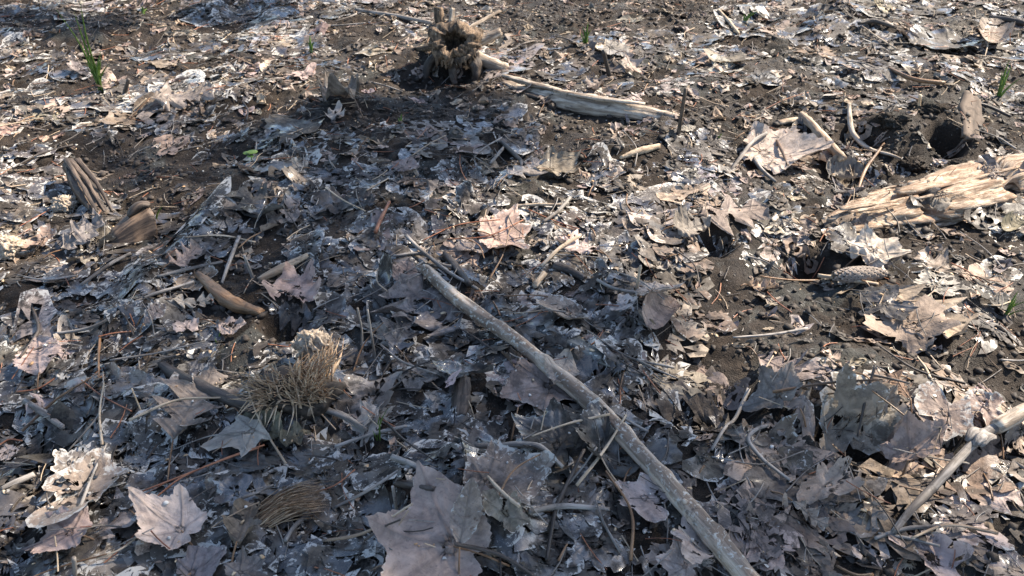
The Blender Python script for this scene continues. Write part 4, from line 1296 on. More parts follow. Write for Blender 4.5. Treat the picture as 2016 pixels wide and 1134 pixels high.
# ------------------------------------------------------------------ sticks: points, radius px, material, sink, lift, label
STICKS = [
    ("fallen_stick", "stick", [(836, 520), (897, 577), (996, 647), (1086, 719), (1184, 802), (1287, 914), (1390, 1030), (1500, 1160)], [11, 12.5, 14, 15.5, 17, 18, 20, 22], M_STICK, 0.3, 40, 90, "long pale diagonal stick with mottled bark across the leaf litter"),
    ("fallen_stick", "stick", [(387, 528), (425, 565), (465, 590), (512, 604)], [7, 13, 14.5, 8], M_TWIG_BROWN, .3, 20, 30, "thick curved brown stick resting on bare mud"),
    ("fallen_stick", "stick", [(508, 543), (550, 522), (604, 495)], [7, 8, 6], M_TWIG_TAN, .3, 10, 16, "short pinkish tan stick poking out from wet leaves"),
    ("fallen_stick", "stick", [(1578, 222), (1600, 245), (1625, 272), (1658, 312)], [7, 9, 9, 7.5], M_TWIG_TAN, -.2, 14, 24, "short smooth tan stick slanting beside the dug-up mound"),
    ("fallen_stick", "stick", [(1533, 237), (1555, 233), (1577, 229)], [5, 6, 5], M_TWIG_TAN, .2, 10, 10, "stubby tan stick end behind the short tan stick"),
    ("fallen_stick", "stick", [(1222, 303), (1258, 292), (1299, 279)], [3, 8, 5], M_TWIG_TAN, .4, 10, 14, "tapered tan wood sliver on sunlit mud"),
    ("fallen_stick", "stick", [(1609, 549), (1665, 555), (1728, 561)], [4.5, 4.5, 3], M_TWIG_TAN, -1.0, 8, 16, "straight pale straw-coloured stick under the pine cone"),
    ("fallen_stick", "stick", [(314, 705), (345, 724), (374, 742), (440, 770), (500, 790)], [9, 13, 14, 13, 10], M_TWIG_DARK, .8, 14, 30, "dark soaked stick half buried below the mud patch"),
    ("fallen_stick", "stick", [(1090, 516), (1120, 522), (1152, 537)], [8, 9, 6], M_TWIG_DARK, .5, 12, 20, "dark stub of a buried stick by the sunlit leaf sheet"),
    ("fallen_stick", "stick", [(875, 495), (900, 525), (925, 560)], [7, 7, 6], M_TWIG_DARK, .2, 12, 20, "dark forked stick just above the long stick's tip"),
    ("fallen_stick", "stick", [(46, 782), (85, 812), (124, 842)], [6, 7.5, 5], M_TWIG_GREY, 0, 10, 20, "pale grey stick slanting down through the shaded film"),
    ("fallen_stick", "stick", [(773, 902), (820, 922), (886, 955)], [6, 6, 6], M_TWIG_GREY, .1, 10, 20, "grey stick on litter behind the largest maple leaf"),
    ("fallen_stick", "stick", [(780, 948), (815, 955), (855, 960)], [9, 8, 5], M_TWIG_DARK, .2, 10, 16, "dark stick stub just behind the largest maple leaf"),
    ("fallen_stick", "stick", [(640, 800), (680, 818), (720, 845)], [7, 7, 5], M_TWIG_GREY, .3, 10, 16, "grey root-like stick at the foot of the straw tuft"),
    ("thin_twig", "twig", [(1122, 391), (1098, 418), (1069, 438)], [3.5, 3.5, 3], M_TWIG_GREY, -1, 6, 14, "pale thin twig slanting over the sunlit leaf sheet"),
    ("thin_twig", "twig", [(1142, 468), (1100, 495), (1066, 526)], [3.5, 4, 3.5], M_TWIG_TAN, -1, 6, 14, "tan thin twig leaning across the pale leaf"),
    ("thin_twig", "twig", [(1010, 405), (1060, 404), (1110, 405)], [3, 3, 2], M_TWIG_TAN, -1, 6, 14, "tan straight twig lying level on the sunlit litter"),
    ("thin_twig", "twig", [(1066, 548), (1052, 560), (1072, 536)], [5, 6, 6], M_TWIG_TAN, 0, 6, 10, "short fat tan twig end by small grey leaves"),
    ("thin_twig", "twig", [(775, 505), (830, 500), (870, 522), (905, 526)], [3, 3.5, 3.5, 3], M_TWIG_GREY, -1, 6, 24, "long wavy grey twig above the long stick's tip"),
    ("thin_twig", "twig", [(800, 470), (835, 500), (890, 545), (940, 570)], [4, 4, 3.5, 3], M_TWIG_GREY, -1, 6, 24, "crusted grey twig running down to the long stick"),
    ("thin_twig", "twig", [(471, 469), (455, 508), (436, 556)], [4, 4, 3], M_TWIG_GREY, -1, 6, 16, "slender grey twig propped up by the curved brown stick"),
    ("thin_twig", "twig", [(310, 545), (380, 530), (440, 520)], [3, 3, 3], M_TWIG_GREY, -1, 6, 18, "thin grey twig crossing the top of the curved stick"),
    ("thin_twig", "twig", [(108, 652), (200, 640), (290, 590), (380, 548)], [3, 3.5, 3.5, 3], M_TWIG_GREY, -.5, 6, 26, "long thin grey twig along the mud ridge"),
    ("thin_twig", "twig", [(160, 560), (220, 520), (258, 500)], [3, 4, 3], M_TWIG_GREY, -1, 6, 16, "thin grey twig pointing at the split wood chunk"),
    ("thin_twig", "twig", [(1513, 834), (1488, 850), (1471, 874), (1500, 905), (1556, 942)], [3, 4, 4.5, 4, 3], M_TWIG_GREY, -1.5, 6, 34, "hooked grey twig bent back like a hairpin"),
    ("thin_twig", "twig", [(1471, 778), (1450, 815), (1430, 842), (1400, 890)], [4, 4, 3.5, 3], M_TWIG_GREY, -1.5, 6, 24, "grey twig hanging over the shaded hollow"),
    ("thin_twig", "twig", [(1722, 1060), (1780, 1044), (1850, 1040)], [4, 4.5, 4], M_TWIG_GREY, -.8, 6, 18, "grey twig lying level in front of the forked branch"),
    ("thin_twig", "twig", [(1730, 1050), (1790, 1060), (1850, 1075)], [3, 3.5, 3], M_TWIG_GREY, -.8, 6, 18, "grey twig crossing another near the forked branch's foot"),
    ("thin_twig", "twig", [(1076, 1108), (1090, 1020), (1105, 970), (1150, 885)], [4, 4.5, 4.5, 3.5], M_TWIG_DARK, -1.5, 6, 30, "dark slender twig rising behind the largest maple leaf"),
    ("thin_twig", "twig", [(960, 940), (990, 980), (1022, 1011)], [3, 4, 3.5], M_TWIG_TAN, -1, 6, 16, "tan straw slanting across the mottled domed leaf"),
    ("thin_twig", "twig", [(895, 1078), (980, 1095), (1055, 1135)], [4, 4, 3], M_TWIG_DARK, -1, 6, 20, "dark leaf-stalk-like twig at the largest maple leaf's base"),
    ("thin_twig", "twig", [(561, 1066), (585, 1030), (627, 995)], [5, 5, 4], M_TWIG_GREY, -.5, 6, 20, "pale bowed twig beside the fibrous clump"),
    ("thin_twig", "twig", [(660, 880), (740, 855), (800, 840)], [3.5, 4, 3], M_TWIG_GREY, -1, 6, 20, "grey twig below the pale star leaf"),
    ("thin_twig", "twig", [(660, 1000), (720, 970), (790, 925)], [3, 3.5, 3], M_TWIG_GREY, -1, 6, 20, "pale twig on the dark film beside the largest maple leaf"),
    ("thin_twig", "twig", [(935, 880), (1000, 880), (1060, 890), (1108, 915)], [5, 6, 6, 4], M_TWIG_GREY, 0, 8, 26, "bowed grey twig along the rim of the mottled domed leaf"),
    ("thin_twig", "twig", [(1040, 995), (1110, 990), (1200, 1000)], [5, 6, 4], M_TWIG_GREY, 0, 8, 20, "crusted grey twig beside the pale cupped leaf"),
    ("thin_twig", "twig", [(0, 958), (32, 945), (66, 930)], [5, 7, 6], M_TWIG_GREY, 0, 8, 16, "chalky pale stick end at the frame's edge"),
    ("thin_twig", "twig", [(40, 705), (70, 660), (75, 640), (62, 600)], [2.5, 3, 3, 2.5], M_TWIG_DARK, -1.5, 6, 22, "curved dark twig behind the pale upright leaf"),
    ("thin_twig", "twig", [(1669, 215), (1675, 250), (1700, 275), (1730, 300), (1772, 320)], [3.5, 5.5, 4.5, 3.5, 2.5], M_WEATHERED, -1.0, 8, 30, "twisted pinkish grey stem curling over the dug-up mound"),
    ("thin_twig", "twig", [(1740, 285), (1705, 330), (1690, 372)], [2.5, 3.5, 2.5], M_TWIG_BROWN, -1.5, 8, 18, "brown-grey twig propped across the mound's dark gap"),
    ("thin_twig", "twig", [(1485, 312), (1500, 335), (1527, 358)], [4, 4, 3], M_TWIG_GREY, -1, 6, 14, "short grey twig beside the bleached pale leaf"),
    ("thin_twig", "twig", [(1440, 330), (1480, 280), (1510, 262)], [3, 4, 3.5], M_TWIG_GREY, -1, 6, 16, "grey twig running up behind the bleached pale leaf"),
    ("thin_twig", "twig", [(1530, 276), (1540, 300), (1550, 328)], [3, 3, 2.5], M_TWIG_BROWN, -1, 6, 12, "brown twig lying on top of the bleached pale leaf"),
    ("thin_twig", "twig", [(1415, 20), (1435, 42), (1455, 65)], [3, 3.5, 3], M_TWIG_TAN, -1, 6, 14, "pale thin twig on the far mud before a dark lump"),
    ("thin_twig", "twig", [(1900, 205), (1940, 210), (1990, 230)], [3, 3.5, 3], M_TWIG_DARK, -1, 6, 14, "thin dark twig below the grass sprout on the slope"),
    ("thin_twig", "twig", [(1690, 45), (1720, 43), (1760, 52)], [3, 5, 3], M_TWIG_DARK, -.5, 6, 14, "dark bent twig on the sunlit far slope"),
    ("thin_twig", "twig", [(1950, 30), (1985, 36), (2020, 44)], [5, 6, 6], M_TWIG_DARK, 0, 8, 14, "dark thick twig at the far corner"),
    ("thin_twig", "twig", [(1750, 130), (1800, 155), (1860, 165)], [3, 4, 4], M_TWIG_BROWN, -.5, 6, 14, "brown twig on sunlit litter above the mound"),
    ("thin_twig", "twig", [(1175, 555), (1210, 570), (1260, 575)], [3, 3.5, 3], M_TWIG_GREY, -1, 6, 14, "pale twig leaning on the leaf behind the arching one"),
    ("thin_twig", "twig", [(700, 18), (780, 30), (850, 42)], [3, 4, 4], M_TWIG_GREY, -.5, 8, 16, "pale long stick behind the hollow stump"),
    ("thin_twig", "twig", [(767, 402), (752, 431), (739, 460)], [3, 4, 4], M_RED, -1, 6, 8, "red-brown straw lying on dark wet leaves"),
    ("thin_twig", "twig", [(985, 275), (1010, 300), (1035, 322)], [4, 5, 3], M_TWIG_DARK, -.5, 6, 14, "dark split twig in front of the weathered log"),
    ("thin_twig", "twig", [(965, 322), (985, 300), (995, 285)], [3, 3.5, 2.5], M_TWIG_GREY, -1, 6, 12, "short grey twig behind the wet purplish leaf"),
]
TWIG_GROUP = {"fallen_stick": "sticks lying on the leaf litter", "thin_twig": "thin twigs lying on the leaf litter"}


def stick(name, cat, pts, rpx, mat, sink, sides, n, label, seed, stubs=()):
    path = px_path(pts, n, rpx[len(rpx) // 2] * 1.6 * mpp(*pts[len(pts) // 2]))
    rr = np.array([r * mpp(*pts[min(i, len(pts) - 1)]) for i, r in enumerate(rpx)])
    rad = np.interp(np.linspace(0, 1, n), np.linspace(0, 1, len(rr)), rr)
    if n > 60:                                           # swellings where twigs once grew
        q = np.linspace(0, 1, n)
        for s0, k in ((.12, .16), (.27, .13), (.41, .2), (.55, .12), (.63, .2), (.74, .14), (.88, .18)):
            rad = rad * (1 + k * np.exp(-((q - s0) / .012) ** 2))
    path = settle(path, rad, sink, len(pts) < 4 or n > 60)
    base = path[n // 2].copy()
    base[2] -= rad[n // 2]
    v, f, a = tube(path - base, rad, max(7, min(26, sides)), (.15 if n > 60 else .26) if cat == 'stick' else .15, seed, True, 1.0, 45 if n > 60 else 80, rad[0] * .5)
    if stubs or cat == "stick":
        root = thing(name, label, cat, base, TWIG_GROUP[name])
        link("stem", tri_mesh("stem", v, f, mat, a), root)
        r = random.Random(seed)
        for s, ang, ln in stubs:
            i = int(s * (n - 1))
            t = path[min(i + 2, n - 1)] - path[i]
            t /= np.linalg.norm(t)
            sd = np.cross(t, [0, 0, 1.0])
            d = sd * math.cos(ang) + np.array([0, 0, 1.0]) * math.sin(ang) + t * .5
            d /= np.linalg.norm(d)
            q = path[i] - base
            sv, sf, sa = tube(curve_pts([q, q + d * (rad[i] + ln * .5), q + d * (rad[i] + ln)], 6), np.linspace(rad[i] * .36, rad[i] * .22, 6), 9, .2, seed + i)
            link("twig_stub", tri_mesh("twig_stub", sv, sf, mat, sa), root)
    else:
        link(name, tri_mesh(name, v, f, mat, a), None, base, label=label, category=cat, group=TWIG_GROUP[name])


for i, s in enumerate(STICKS):
    stb = ((.62, 1.0, .005), (.33, .6, .003), (.80, 1.2, .004)) if i == 0 else ()
    stick(s[0], s[1], s[2], s[3], s[4], s[5], s[6], s[7], uniq(s[8]), 50 + i, stb)


# forked branch -----------------------------------------------------------------
def forked_branch():
    pts = [(1768, 1030), (1800, 990), (1850, 940), (1905, 880), (1940, 850), (1985, 826)]
    path = px_path(pts, 50, .025)
    rad = np.interp(np.linspace(0, 1, 50), [0, .3, .6, .8, 1], np.array([6, 8, 9, 11, 8]) * mpp(1880, 920))
    path = settle(path, rad, -.1)
    path[:, 2] += np.linspace(0.0, .014, 50)
    base = path[10].copy()
    base[2] -= rad[10]
    root = thing("forked_branch", uniq("forked grey-brown branch with flaky knot lying out of the shade into sun"), "branch", base, None)
    v, f, a = tube(path - base, rad, 20, .2, 71, True, 1, 50, .004)
    link("stem", tri_mesh("stem", v, f, M_TWIG_GREY, a), root)
    q = path[44] - base
    e = P(2060, 812) - base
    e[2] = q[2] + .008
    v, f, a = tube(curve_pts([q, (q + e) / 2 + np.array([0, 0, .006]), e], 14), np.linspace(.011, .009, 14), 14, .2, 72)
    link("fork", tri_mesh("fork", v, f, M_WEATHERED, a), root)
    q = path[33] - base
    for k in range(4):
        d = np.array([random.uniform(-.012, .012), random.uniform(-.012, .012), rad[33] * .8])
        v, f, a = tube(curve_pts([q + d, q + d + np.array([.014, .012, .006]), q + d + np.array([.03, .02, .001])], 6), [.003, .006, .008, .008, .006, .002], 7, .4, 80 + k, True, .4)
        link("bark_flake", tri_mesh("bark_flake", v, f, M_TWIG_GREY, a), root)


forked_branch()


# upright stubs and straws -------------------------------------------------------------
def upright(name, cat, label, px, py, top_px, top_py, r, mat, seed, group, bend=.0, y_off=0.0):
    """stands in the ground at (px, py) and reaches the pixel (top) at the same distance"""
    b = PG(px, py)
    m = depth(b) / FPX
    h = (py - top_py) * m / CP
    t = b + np.array([(top_px - px) * m, y_off, h])
    mid = (b + t) / 2 + np.array([bend, 0, 0])
    v, f, a = tube(curve_pts([b - np.array([0, 0, .02]), b, mid, t], 12) - b, np.linspace(r, r * .75, 12), 9, .22, seed)
    link(name, tri_mesh(name, v, f, mat, a), None, b, label=uniq(label), category=cat, group=group)


UP = "twigs and straws standing upright in the mud"
upright("upright_twig", "twig", "brown twig stub standing straight up at the weathered log's end", 1336, 262, 1338, 188, .0055, M_DARKWOOD, 1, UP)
upright("upright_twig", "twig", "leaning black stub standing in far litter by the pale cupped leaf", 1200, 150, 1184, 108, .007, M_TWIG_DARK, 2, UP)
upright("upright_twig", "twig", "tall grey straw standing behind the straw tuft by the oak leaf", 738, 700, 736, 608, .0022, M_TWIG_GREY, 3, UP)
upright("upright_twig", "twig", "shorter grey straw standing next to a taller one", 713, 690, 716, 605, .002, M_TWIG_GREY, 4, UP, .003)
upright("upright_twig", "twig", "pale straw standing beside the arching taupe leaf", 1254, 568, 1256, 524, .003, M_TWIG_TAN, 5, UP)
upright("upright_twig", "twig", "thin pale stalk standing up from the mud ridge's end", 498, 548, 492, 505, .0035, M_TWIG_GREY, 6, UP)
upright("upright_twig", "twig", "thin straw standing beside the large grey-brown oak leaf", 280, 815, 279, 760, .0013, M_TWIG_TAN, 7, UP)
upright("upright_twig", "twig", "grey stalk standing in front of the smooth pale leaf", 148, 1134, 165, 1085, .003, M_TWIG_GREY, 8, UP)
upright("upright_twig", "twig", "pale stalk standing at the largest maple leaf's bitten edge", 780, 1000, 779, 948, .0026, M_TWIG_GREY, 9, UP)
upright("upright_twig", "twig", "short dark root stub standing on shaded far mud", 245, 250 - 65, 262, 160, .006, M_TWIG_DARK, 10, UP)
upright("upright_twig", "twig", "bright orange sliver standing beside the dug-up mound", 1808, 222, 1800, 192, .004, M_CHAFF, 11, UP)

# long red needles
NEED = "long red-brown pine needles on the litter"
for i, (pts, lab) in enumerate([([(279, 973), (380, 935), (450, 908), (523, 884)], "upper of two long red-brown needles over the wet blue-grey leaf"),
                                ([(310, 983), (360, 945), (430, 915), (512, 887)], "lower of two long red-brown needles over the wet blue-grey leaf"),
                                ([(162, 753), (205, 785), (261, 814)], "red-brown needle in the shaded film behind the oak leaf"),
                                ([(35, 775), (75, 768), (110, 745)], "red-brown needle slanting at the shaded frame edge"),
                                ([(0, 880), (20, 868), (45, 870)], "orange needle lying flat at the frame's edge"),
                                ([(1510, 578), (1530, 598), (1558, 618)], "rust-red needle on the sunlit bare mud"),
                                ([(1870, 520), (1900, 535), (1935, 560)], "rust-red needle on mud between log and sprout"),
                                ([(1505, 218), (1545, 200), (1590, 188)], "red needle on dark mud behind the tan stick"),
                                ([(880, 475), (960, 470), (1030, 440)], "long red needle lying over the sunlit leaf sheet"),
                                ([(1040, 420), (1090, 440), (1140, 455)], "red needle crossing a paler one on sunlit litter"),
                                ([(830, 480), (900, 450), (985, 440)], "thin red needle near the square purplish leaf"),
                                ([(40, 450), (75, 430), (110, 410)], "long orange needle beside the crumbly tan clod"),
                                ([(1265, 735), (1280, 755), (1300, 780)], "red needle in the dark litter behind the long stick"),
                                ([(610, 975), (660, 960), (700, 930)], "thin orange needle on the dark film by the clump"),
                                ([(195, 668), (225, 660), (260, 655)], "red needle on shaded mud below the ridge")]):
    path = px_path(pts, 16)
    path = settle(path, .0012, -2.5, True)
    b = path[8].copy()
    v, f, a = tube(path - b, np.full(16, .0013 if i < 2 else .0011), 6, .08, i)
    link("red_needle", tri_mesh("red_needle", v, f, M_RED, a), None, b, label=uniq(lab), category="needle", group=NEED)


# ------------------------------------------------------------------ blades
def blade(base, tip, w, bow, n=8, tw=0.0):
    """a tapering folded blade with thickness"""
    base, tip = np.array(base, float), np.array(tip, float)
    p = curve_pts([base, (base + tip) / 2 + np.array(bow), tip], n)
    s = np.linspace(0, 1, n)
    t = np.gradient(p, axis=0)
    sd = np.cross(t, [0.2, 1.0, 0.3])
    sd /= np.linalg.norm(sd, axis=1)[:, None] + 1e-9
    ww = w * (1 - s ** 2.2) + w * .06
    nr = np.cross(sd, t)
    nr /= np.linalg.norm(nr, axis=1)[:, None] + 1e-9
    V = np.stack([p - sd * ww[:, None], p + nr * (ww * .5)[:, None], p + sd * ww[:, None]], 1)
    g = np.stack([np.broadcast_to(s[:, None] * .02, (n, 3)), np.broadcast_to(np.array([-w, 0, w]), (n, 3)), np.zeros((n, 3))], -1)
    return V.reshape(-1, 3), grid_tris(n, 3, True), {'gco': g.reshape(-1, 3)}


def straw_tuft():
    c = PG(588, 775)
    c[2] = float(samp(HG, c[0], c[1])) + .004
    root = thing("straw_tuft", uniq("cut-off tuft of dead tan straw standing on dark mud"), "grass", c)
    # root ball
    d, f = ICO[3]
    k = 1 + .3 * fbm(d[:, 0] * 3, d[:, 1] * 3 + d[:, 2] * 2, 4, 3)
    v = d * k[:, None] * np.array([.062, .045, .030])
    link("root_ball", tri_mesh("root_ball", v, f, M_CRUMB), root)
    r = random.Random(5)
    rest = []
    made = 0
    protos = []
    heads = [(r.uniform(-.047, .042), r.uniform(-.032, .034), r.gauss(-.006, .012), r.gauss(-.004, .012), r.uniform(.55, 1.1)) for _ in range(13)]
    for i in range(430):
        cx, cy, lx, ly, hk = heads[i % 13]
        bx, by = cx + r.gauss(0, .009), cy + r.gauss(0, .008)
        a, q = math.atan2(by, bx), min(1.0, math.hypot(bx / .062, by / .04))
        h = r.uniform(.022, .058) * (1.0 - .3 * q) * hk
        out = r.uniform(-.1, .7) * q
        base = (bx * .9, by * .9, .012 + .014 * (1 - q))
        tip = (bx + math.cos(a) * out * .05 + lx + r.gauss(0, .009), by + math.sin(a) * out * .04 + ly + r.gauss(0, .008), .022 + h * (1 - .5 * max(0, out)))
        vv, ff, aa = blade(base, tip, r.uniform(.0010, .0027), (r.uniform(-.006, .006), r.uniform(-.004, .004), .006 * out), 6)
        vv = vv.reshape(6, 3, 3)
        vv[-1] = vv[-2] + (vv[-1].mean(0) - vv[-2].mean(0))     # cut-off, blunt tips
        vv = vv.reshape(-1, 3)
        aa['gco'] = aa['gco'] + r.uniform(0, 1)
        if i % 3 == 0:
            link("straw_blade", tri_mesh("straw_blade", vv, ff, M_STRAW, aa), root)
        else:
            rest.append((vv, ff, aa))
    for i in range(14):                                  # long blades sagging to the ground at the front
        a = r.uniform(-2.9, -.3)
        rr_ = r.uniform(.06, .105)
        base = (math.cos(a) * .04, math.sin(a) * .03, .018)
        tip = (math.cos(a) * rr_, math.sin(a) * rr_, r.uniform(-.008, .012))
        vv, ff, aa = blade(base, tip, r.uniform(.0012, .0024), (r.uniform(-.01, .01), 0, r.uniform(.004, .016)), 8)
        link("straw_blade", tri_mesh("straw_blade", vv, ff, M_STRAW, aa), root)
    v, f, a = cat_meshes(rest)
    o = link("straw_mass", tri_mesh("straw_mass", v, f, M_STRAW, a), root)
    o["kind"] = "stuff"


straw_tuft()


def fibrous_clump():
    c = P(578, 1000)
    c[2] = float(samp(TOP, c[0], c[1]))
    root = thing("fibrous_clump", uniq("fallen bundle of grey-brown dead grass fibres lying in dark film"), "grass", c)
    r = random.Random(8)
    rest = []
    for i in range(210):
        t = r.uniform(-1, 1)
        y0 = r.uniform(-.022, .022)
        base = (-.035 + r.uniform(-.012, .012), y0 - .012, r.uniform(0, .014))
        tip = (.03 + r.uniform(-.015, .02), y0 + .018 + r.uniform(-.01, .01), r.uniform(.002, .022))
        vv, ff, aa = blade(base, tip, r.uniform(.0006, .0014), (0, 0, r.uniform(.004, .016)), 6)
        aa['gco'] = aa['gco'] + r.uniform(0, 1)
        if i % 5 == 0:
            link("straw_blade", tri_mesh("straw_blade", vv, ff, M_STRAW, aa), root)
        else:
            rest.append((vv, ff, aa))
    v, f, a = cat_meshes(rest)
    link("straw_mass", tri_mesh("straw_mass", v, f, M_STRAW, a), root)["kind"] = "stuff"


fibrous_clump()

GREEN = "green grass sprouts growing through the litter"


def sprout(label, px, py, blades, w=2.5):
    """blades: list of tip pixels"""
    b = PG(px, py)
    b[2] = samp(HG, b[0], b[1])
    m = depth(b) / FPX
    root = thing("grass_sprout", uniq(label), "grass", b, GREEN)
    r = random.Random(int(px))
    for i, (tx, ty) in enumerate(blades):
        t = np.array([(tx - px) * m, r.uniform(-.012, .012), (py - ty) * m / CP])
        bow = ((px - tx) * m * .22, r.uniform(-.006, .006), (py - ty) * m * .08)
        vv, ff, aa = blade((r.uniform(-.004, .004), r.uniform(-.004, .004), -.004), t, w * m * r.uniform(.75, 1.15), bow, 9)
        link("grass_blade", tri_mesh("grass_blade", vv, ff, M_GRASS, aa), root)


sprout("tall bright green grass tuft with long thin blades on sunlit litter", 198, 176, [(168, 44), (200, 48), (217, 32), (222, 118), (182, 122), (226, 108), (186, 132), (212, 130), (194, 128), (230, 130)], 2.6)
sprout("tiny green shoot on far sunlit litter in front of pale leaves", 612, 104, [(614, 74), (608, 82), (620, 84)], 3)
sprout("green sprout with narrow upright blades on far mud", 1152, 86, [(1146, 58), (1156, 52), (1162, 62), (1142, 68)], 2.4)
sprout("pale green curved sprout beside the dark wet lump", 1466, 46, [(1478, 24), (1488, 22), (1460, 28), (1472, 30)], 2.6)
sprout("green sprout pair of blades on the sunlit slope", 1966, 190, [(1964, 132), (1970, 140), (1958, 150), (1994, 158)], 3)
sprout("bent green sprout with angled blades at the frame edge", 1980, 612, [(1978, 566), (1984, 560), (2014, 590), (2020, 578), (1990, 575)], 3)
sprout("single thin green blade beside the split wood chunk", 311, 438, [(327, 410), (300, 418)], 1.8)
sprout("thin green blades bending over the pale star leaf", 742, 854, [(770, 786), (752, 812), (690, 838), (736, 828)], 1.6)
sprout("small green shoot in far shade by the frame's top", 282, 28, [(282, 14), (290, 20), (276, 18)], 3)
sprout("tiny green shoot on the bare mud by the brown stick", 430, 665, [(427, 650), (434, 648)], 1.8)
sprout("small green shoot on sunlit mud beside the pine cone", 1580, 545, [(1574, 532), (1584, 528)], 2)
sprout("pale green shoot near the upright twig's foot", 1416, 272, [(1418, 258), (1412, 262)], 2)
sprout("tiny green sprig below the cupped leaf by the stick", 1132, 1060, [(1126, 1046), (1138, 1050)], 2.5)
sprout("pair of green shoots on shaded mud in mid-distance", 790, 245, [(792, 228), (785, 234)], 2.4)


def seedling():
    b = P(497, 326)
    b[2] = samp(HG, b[0], b[1])
    m = depth(b) / FPX
    root = thing("seedling", uniq("tiny seedling with round green leaf on the dark mud"), "plant", b)
    v, f, a = tube(curve_pts([(0, 0, 0), (.002, 0, .012), (.004, 0, .022)], 6), np.full(6, .0012), 6)
    link("stem", tri_mesh("stem", v, f, M_GRASS, a), root)
    d, f = ICO[2]
    for k, (o, s) in enumerate((((.006, 0, .024), .012), ((-.006, .003, .020), .010), ((.003, -.008, .018), .008))):
        link("leaf", tri_mesh("leaf", d * np.array([s, s * .8, .0012]) + np.array(o), f, M_GRASS), root)


seedling()


# pine cone ------------------------------------------------------------------------
def pine_cone():
    a, b = PG(1640, 546, .012), PG(1742, 541, .012)
    z = float(samp(TOP, *((a + b) / 2)[:2]))
    base = (a + b) / 2
    base[2] = z
    root = thing("pine_cone", uniq("long closed grey pine cone lying on sunlit mud above a pale stick"), "pine cone", base)
    A, B = a - base, b - base
    A[2], B[2] = .014, .017
    ax_ = (B - A) / np.linalg.norm(B - A)
    L = np.linalg.norm(B - A)
    n1 = np.cross(ax_, [0, 0, 1.0])
    n1 /= np.linalg.norm(n1)
    n2 = np.cross(n1, ax_)
    s = np.linspace(0, 1, 16)
    rad = .0145 * np.sin(math.pi * np.clip(s * .8 + .12, 0, 1)) ** .8
    v, f, at = tube(A + (B - A) * s[:, None], rad * .8, 12, .1, 3)
    link("core", tri_mesh("core", v, f, M_DARKWOOD, at), root)
    # one scale, shared
    d, f = ICO[1]
    sv = d * np.array([.0056, .0048, .0022])
    sv[:, 2] += .0012 * (d[:, 0] < -.3)
    sc = tri_mesh("scale", sv, f, M_CONE, {'gco': sv * 3})
    k = 0
    for i in range(16):
        t = .03 + .95 * i / 15
        r = .0145 * math.sin(math.pi * min(1, t * .8 + .12)) ** .8
        m = max(5, int(10 * r / .0145))
        for j in range(m):
            th = 2 * math.pi * (j + .5 * (i % 2)) / m
            nrm = n1 * math.cos(th) + n2 * math.sin(th)
            sd = np.cross(nrm, ax_)
            o = link("scale", sc, root)
            c = A + ax_ * L * t + nrm * r * .92
            tl = nrm * (.42 + .12 * math.sin(i * 7.3 + j * 3.1)) + (-ax_) * .9
            nn = np.cross(tl, sd)
            from mathutils import Matrix
            M = Matrix(((tl[0], sd[0], nrm[0], c[0]), (tl[1], sd[1], nrm[1], c[1]), (tl[2], sd[2], nrm[2], c[2]), (0, 0, 0, 1)))
            o.matrix_local = M
            o.scale *= (.55 + .45 * r / .0145)


pine_cone()

# ------------------------------------------------------------------ scattered twigs, each its own
rs = random.Random(44)
n_tw = 0
while n_tw < 120:
    px, py = rs.uniform(0, 2016), rs.uniform(10, 1130)
    p = P(px, py)
    L = rs.uniform(.04, .15)
    ang = rs.uniform(0, 6.28)
    q = p + np.array([math.cos(ang), math.sin(ang), 0]) * L
    mid = (p + q) / 2 + np.array([-math.sin(ang), math.cos(ang), 0]) * L * rs.uniform(-.15, .15)
    r = rs.uniform(.0011, .0026) * (1.25 if py < 300 else 1)
    path = settle(curve_pts([p, mid, q], 14), r, -1.2, True)
    path[:, 2] += np.linspace(0, rs.uniform(0, .012), 14)
    b = path[7].copy()
    mt, w = rs.choice([(M_TWIG_GREY, 'grey'), (M_TWIG_GREY, 'grey'), (M_TWIG_TAN, 'tan'), (M_TWIG_DARK, 'dark'), (M_TWIG_BROWN, 'brown')])
    v, f, a = tube(path - b, np.linspace(r, r * .6, 14), 6, .15, n_tw)
    sz = 'short' if L < .075 else ('mid-length' if L < .11 else 'long')
    link("thin_twig", tri_mesh("thin_twig", v, f, mt, a), None, b, label=gen_label(b[0], b[1], f"{sz} thin {w} twig"), category="twig", group=TWIG_GROUP["thin_twig"])
    n_tw += 1

# ------------------------------------------------------------------ uncountable bits
parts = []
rs = random.Random(91)
for i in range(3600):
    x, y = rand_ground(rs)
    L = rs.uniform(.010, .065)
    ang = rs.uniform(0, 6.28)
    q = np.array([x + math.cos(ang) * L, y + math.sin(ang) * L, 0])
    path = np.linspace(np.array([x, y, 0]), q, 4)
    T = samp(TOP, path[:, 0], path[:, 1])
    path[:, 2] = np.linspace(T[0], T[-1], 4)
    path[:, 2] += max(0, (T - path[:, 2]).max() * .7) + .0015
    path[1:3] += np.array([-math.sin(ang), math.cos(ang), 0]) * L * rs.uniform(-.08, .08)
    parts.append(tube(path, rs.uniform(.0005, .0011), 4, 0, i, False))
nA = len(parts)
v, f, a = cat_meshes(parts)
mi = np.concatenate([np.full(len(p[1]), k) for p, k in zip(parts, [rs.choice([0, 0, 1, 2, 3]) for _ in parts])])
link("needle_litter", tri_mesh("needle_litter", v, f, [M_TWIG_GREY, M_TWIG_TAN, M_RED, M_TWIG_DARK], a, mi=mi), kind='stuff', label="fine needles and grass stems strewn all over the litter")


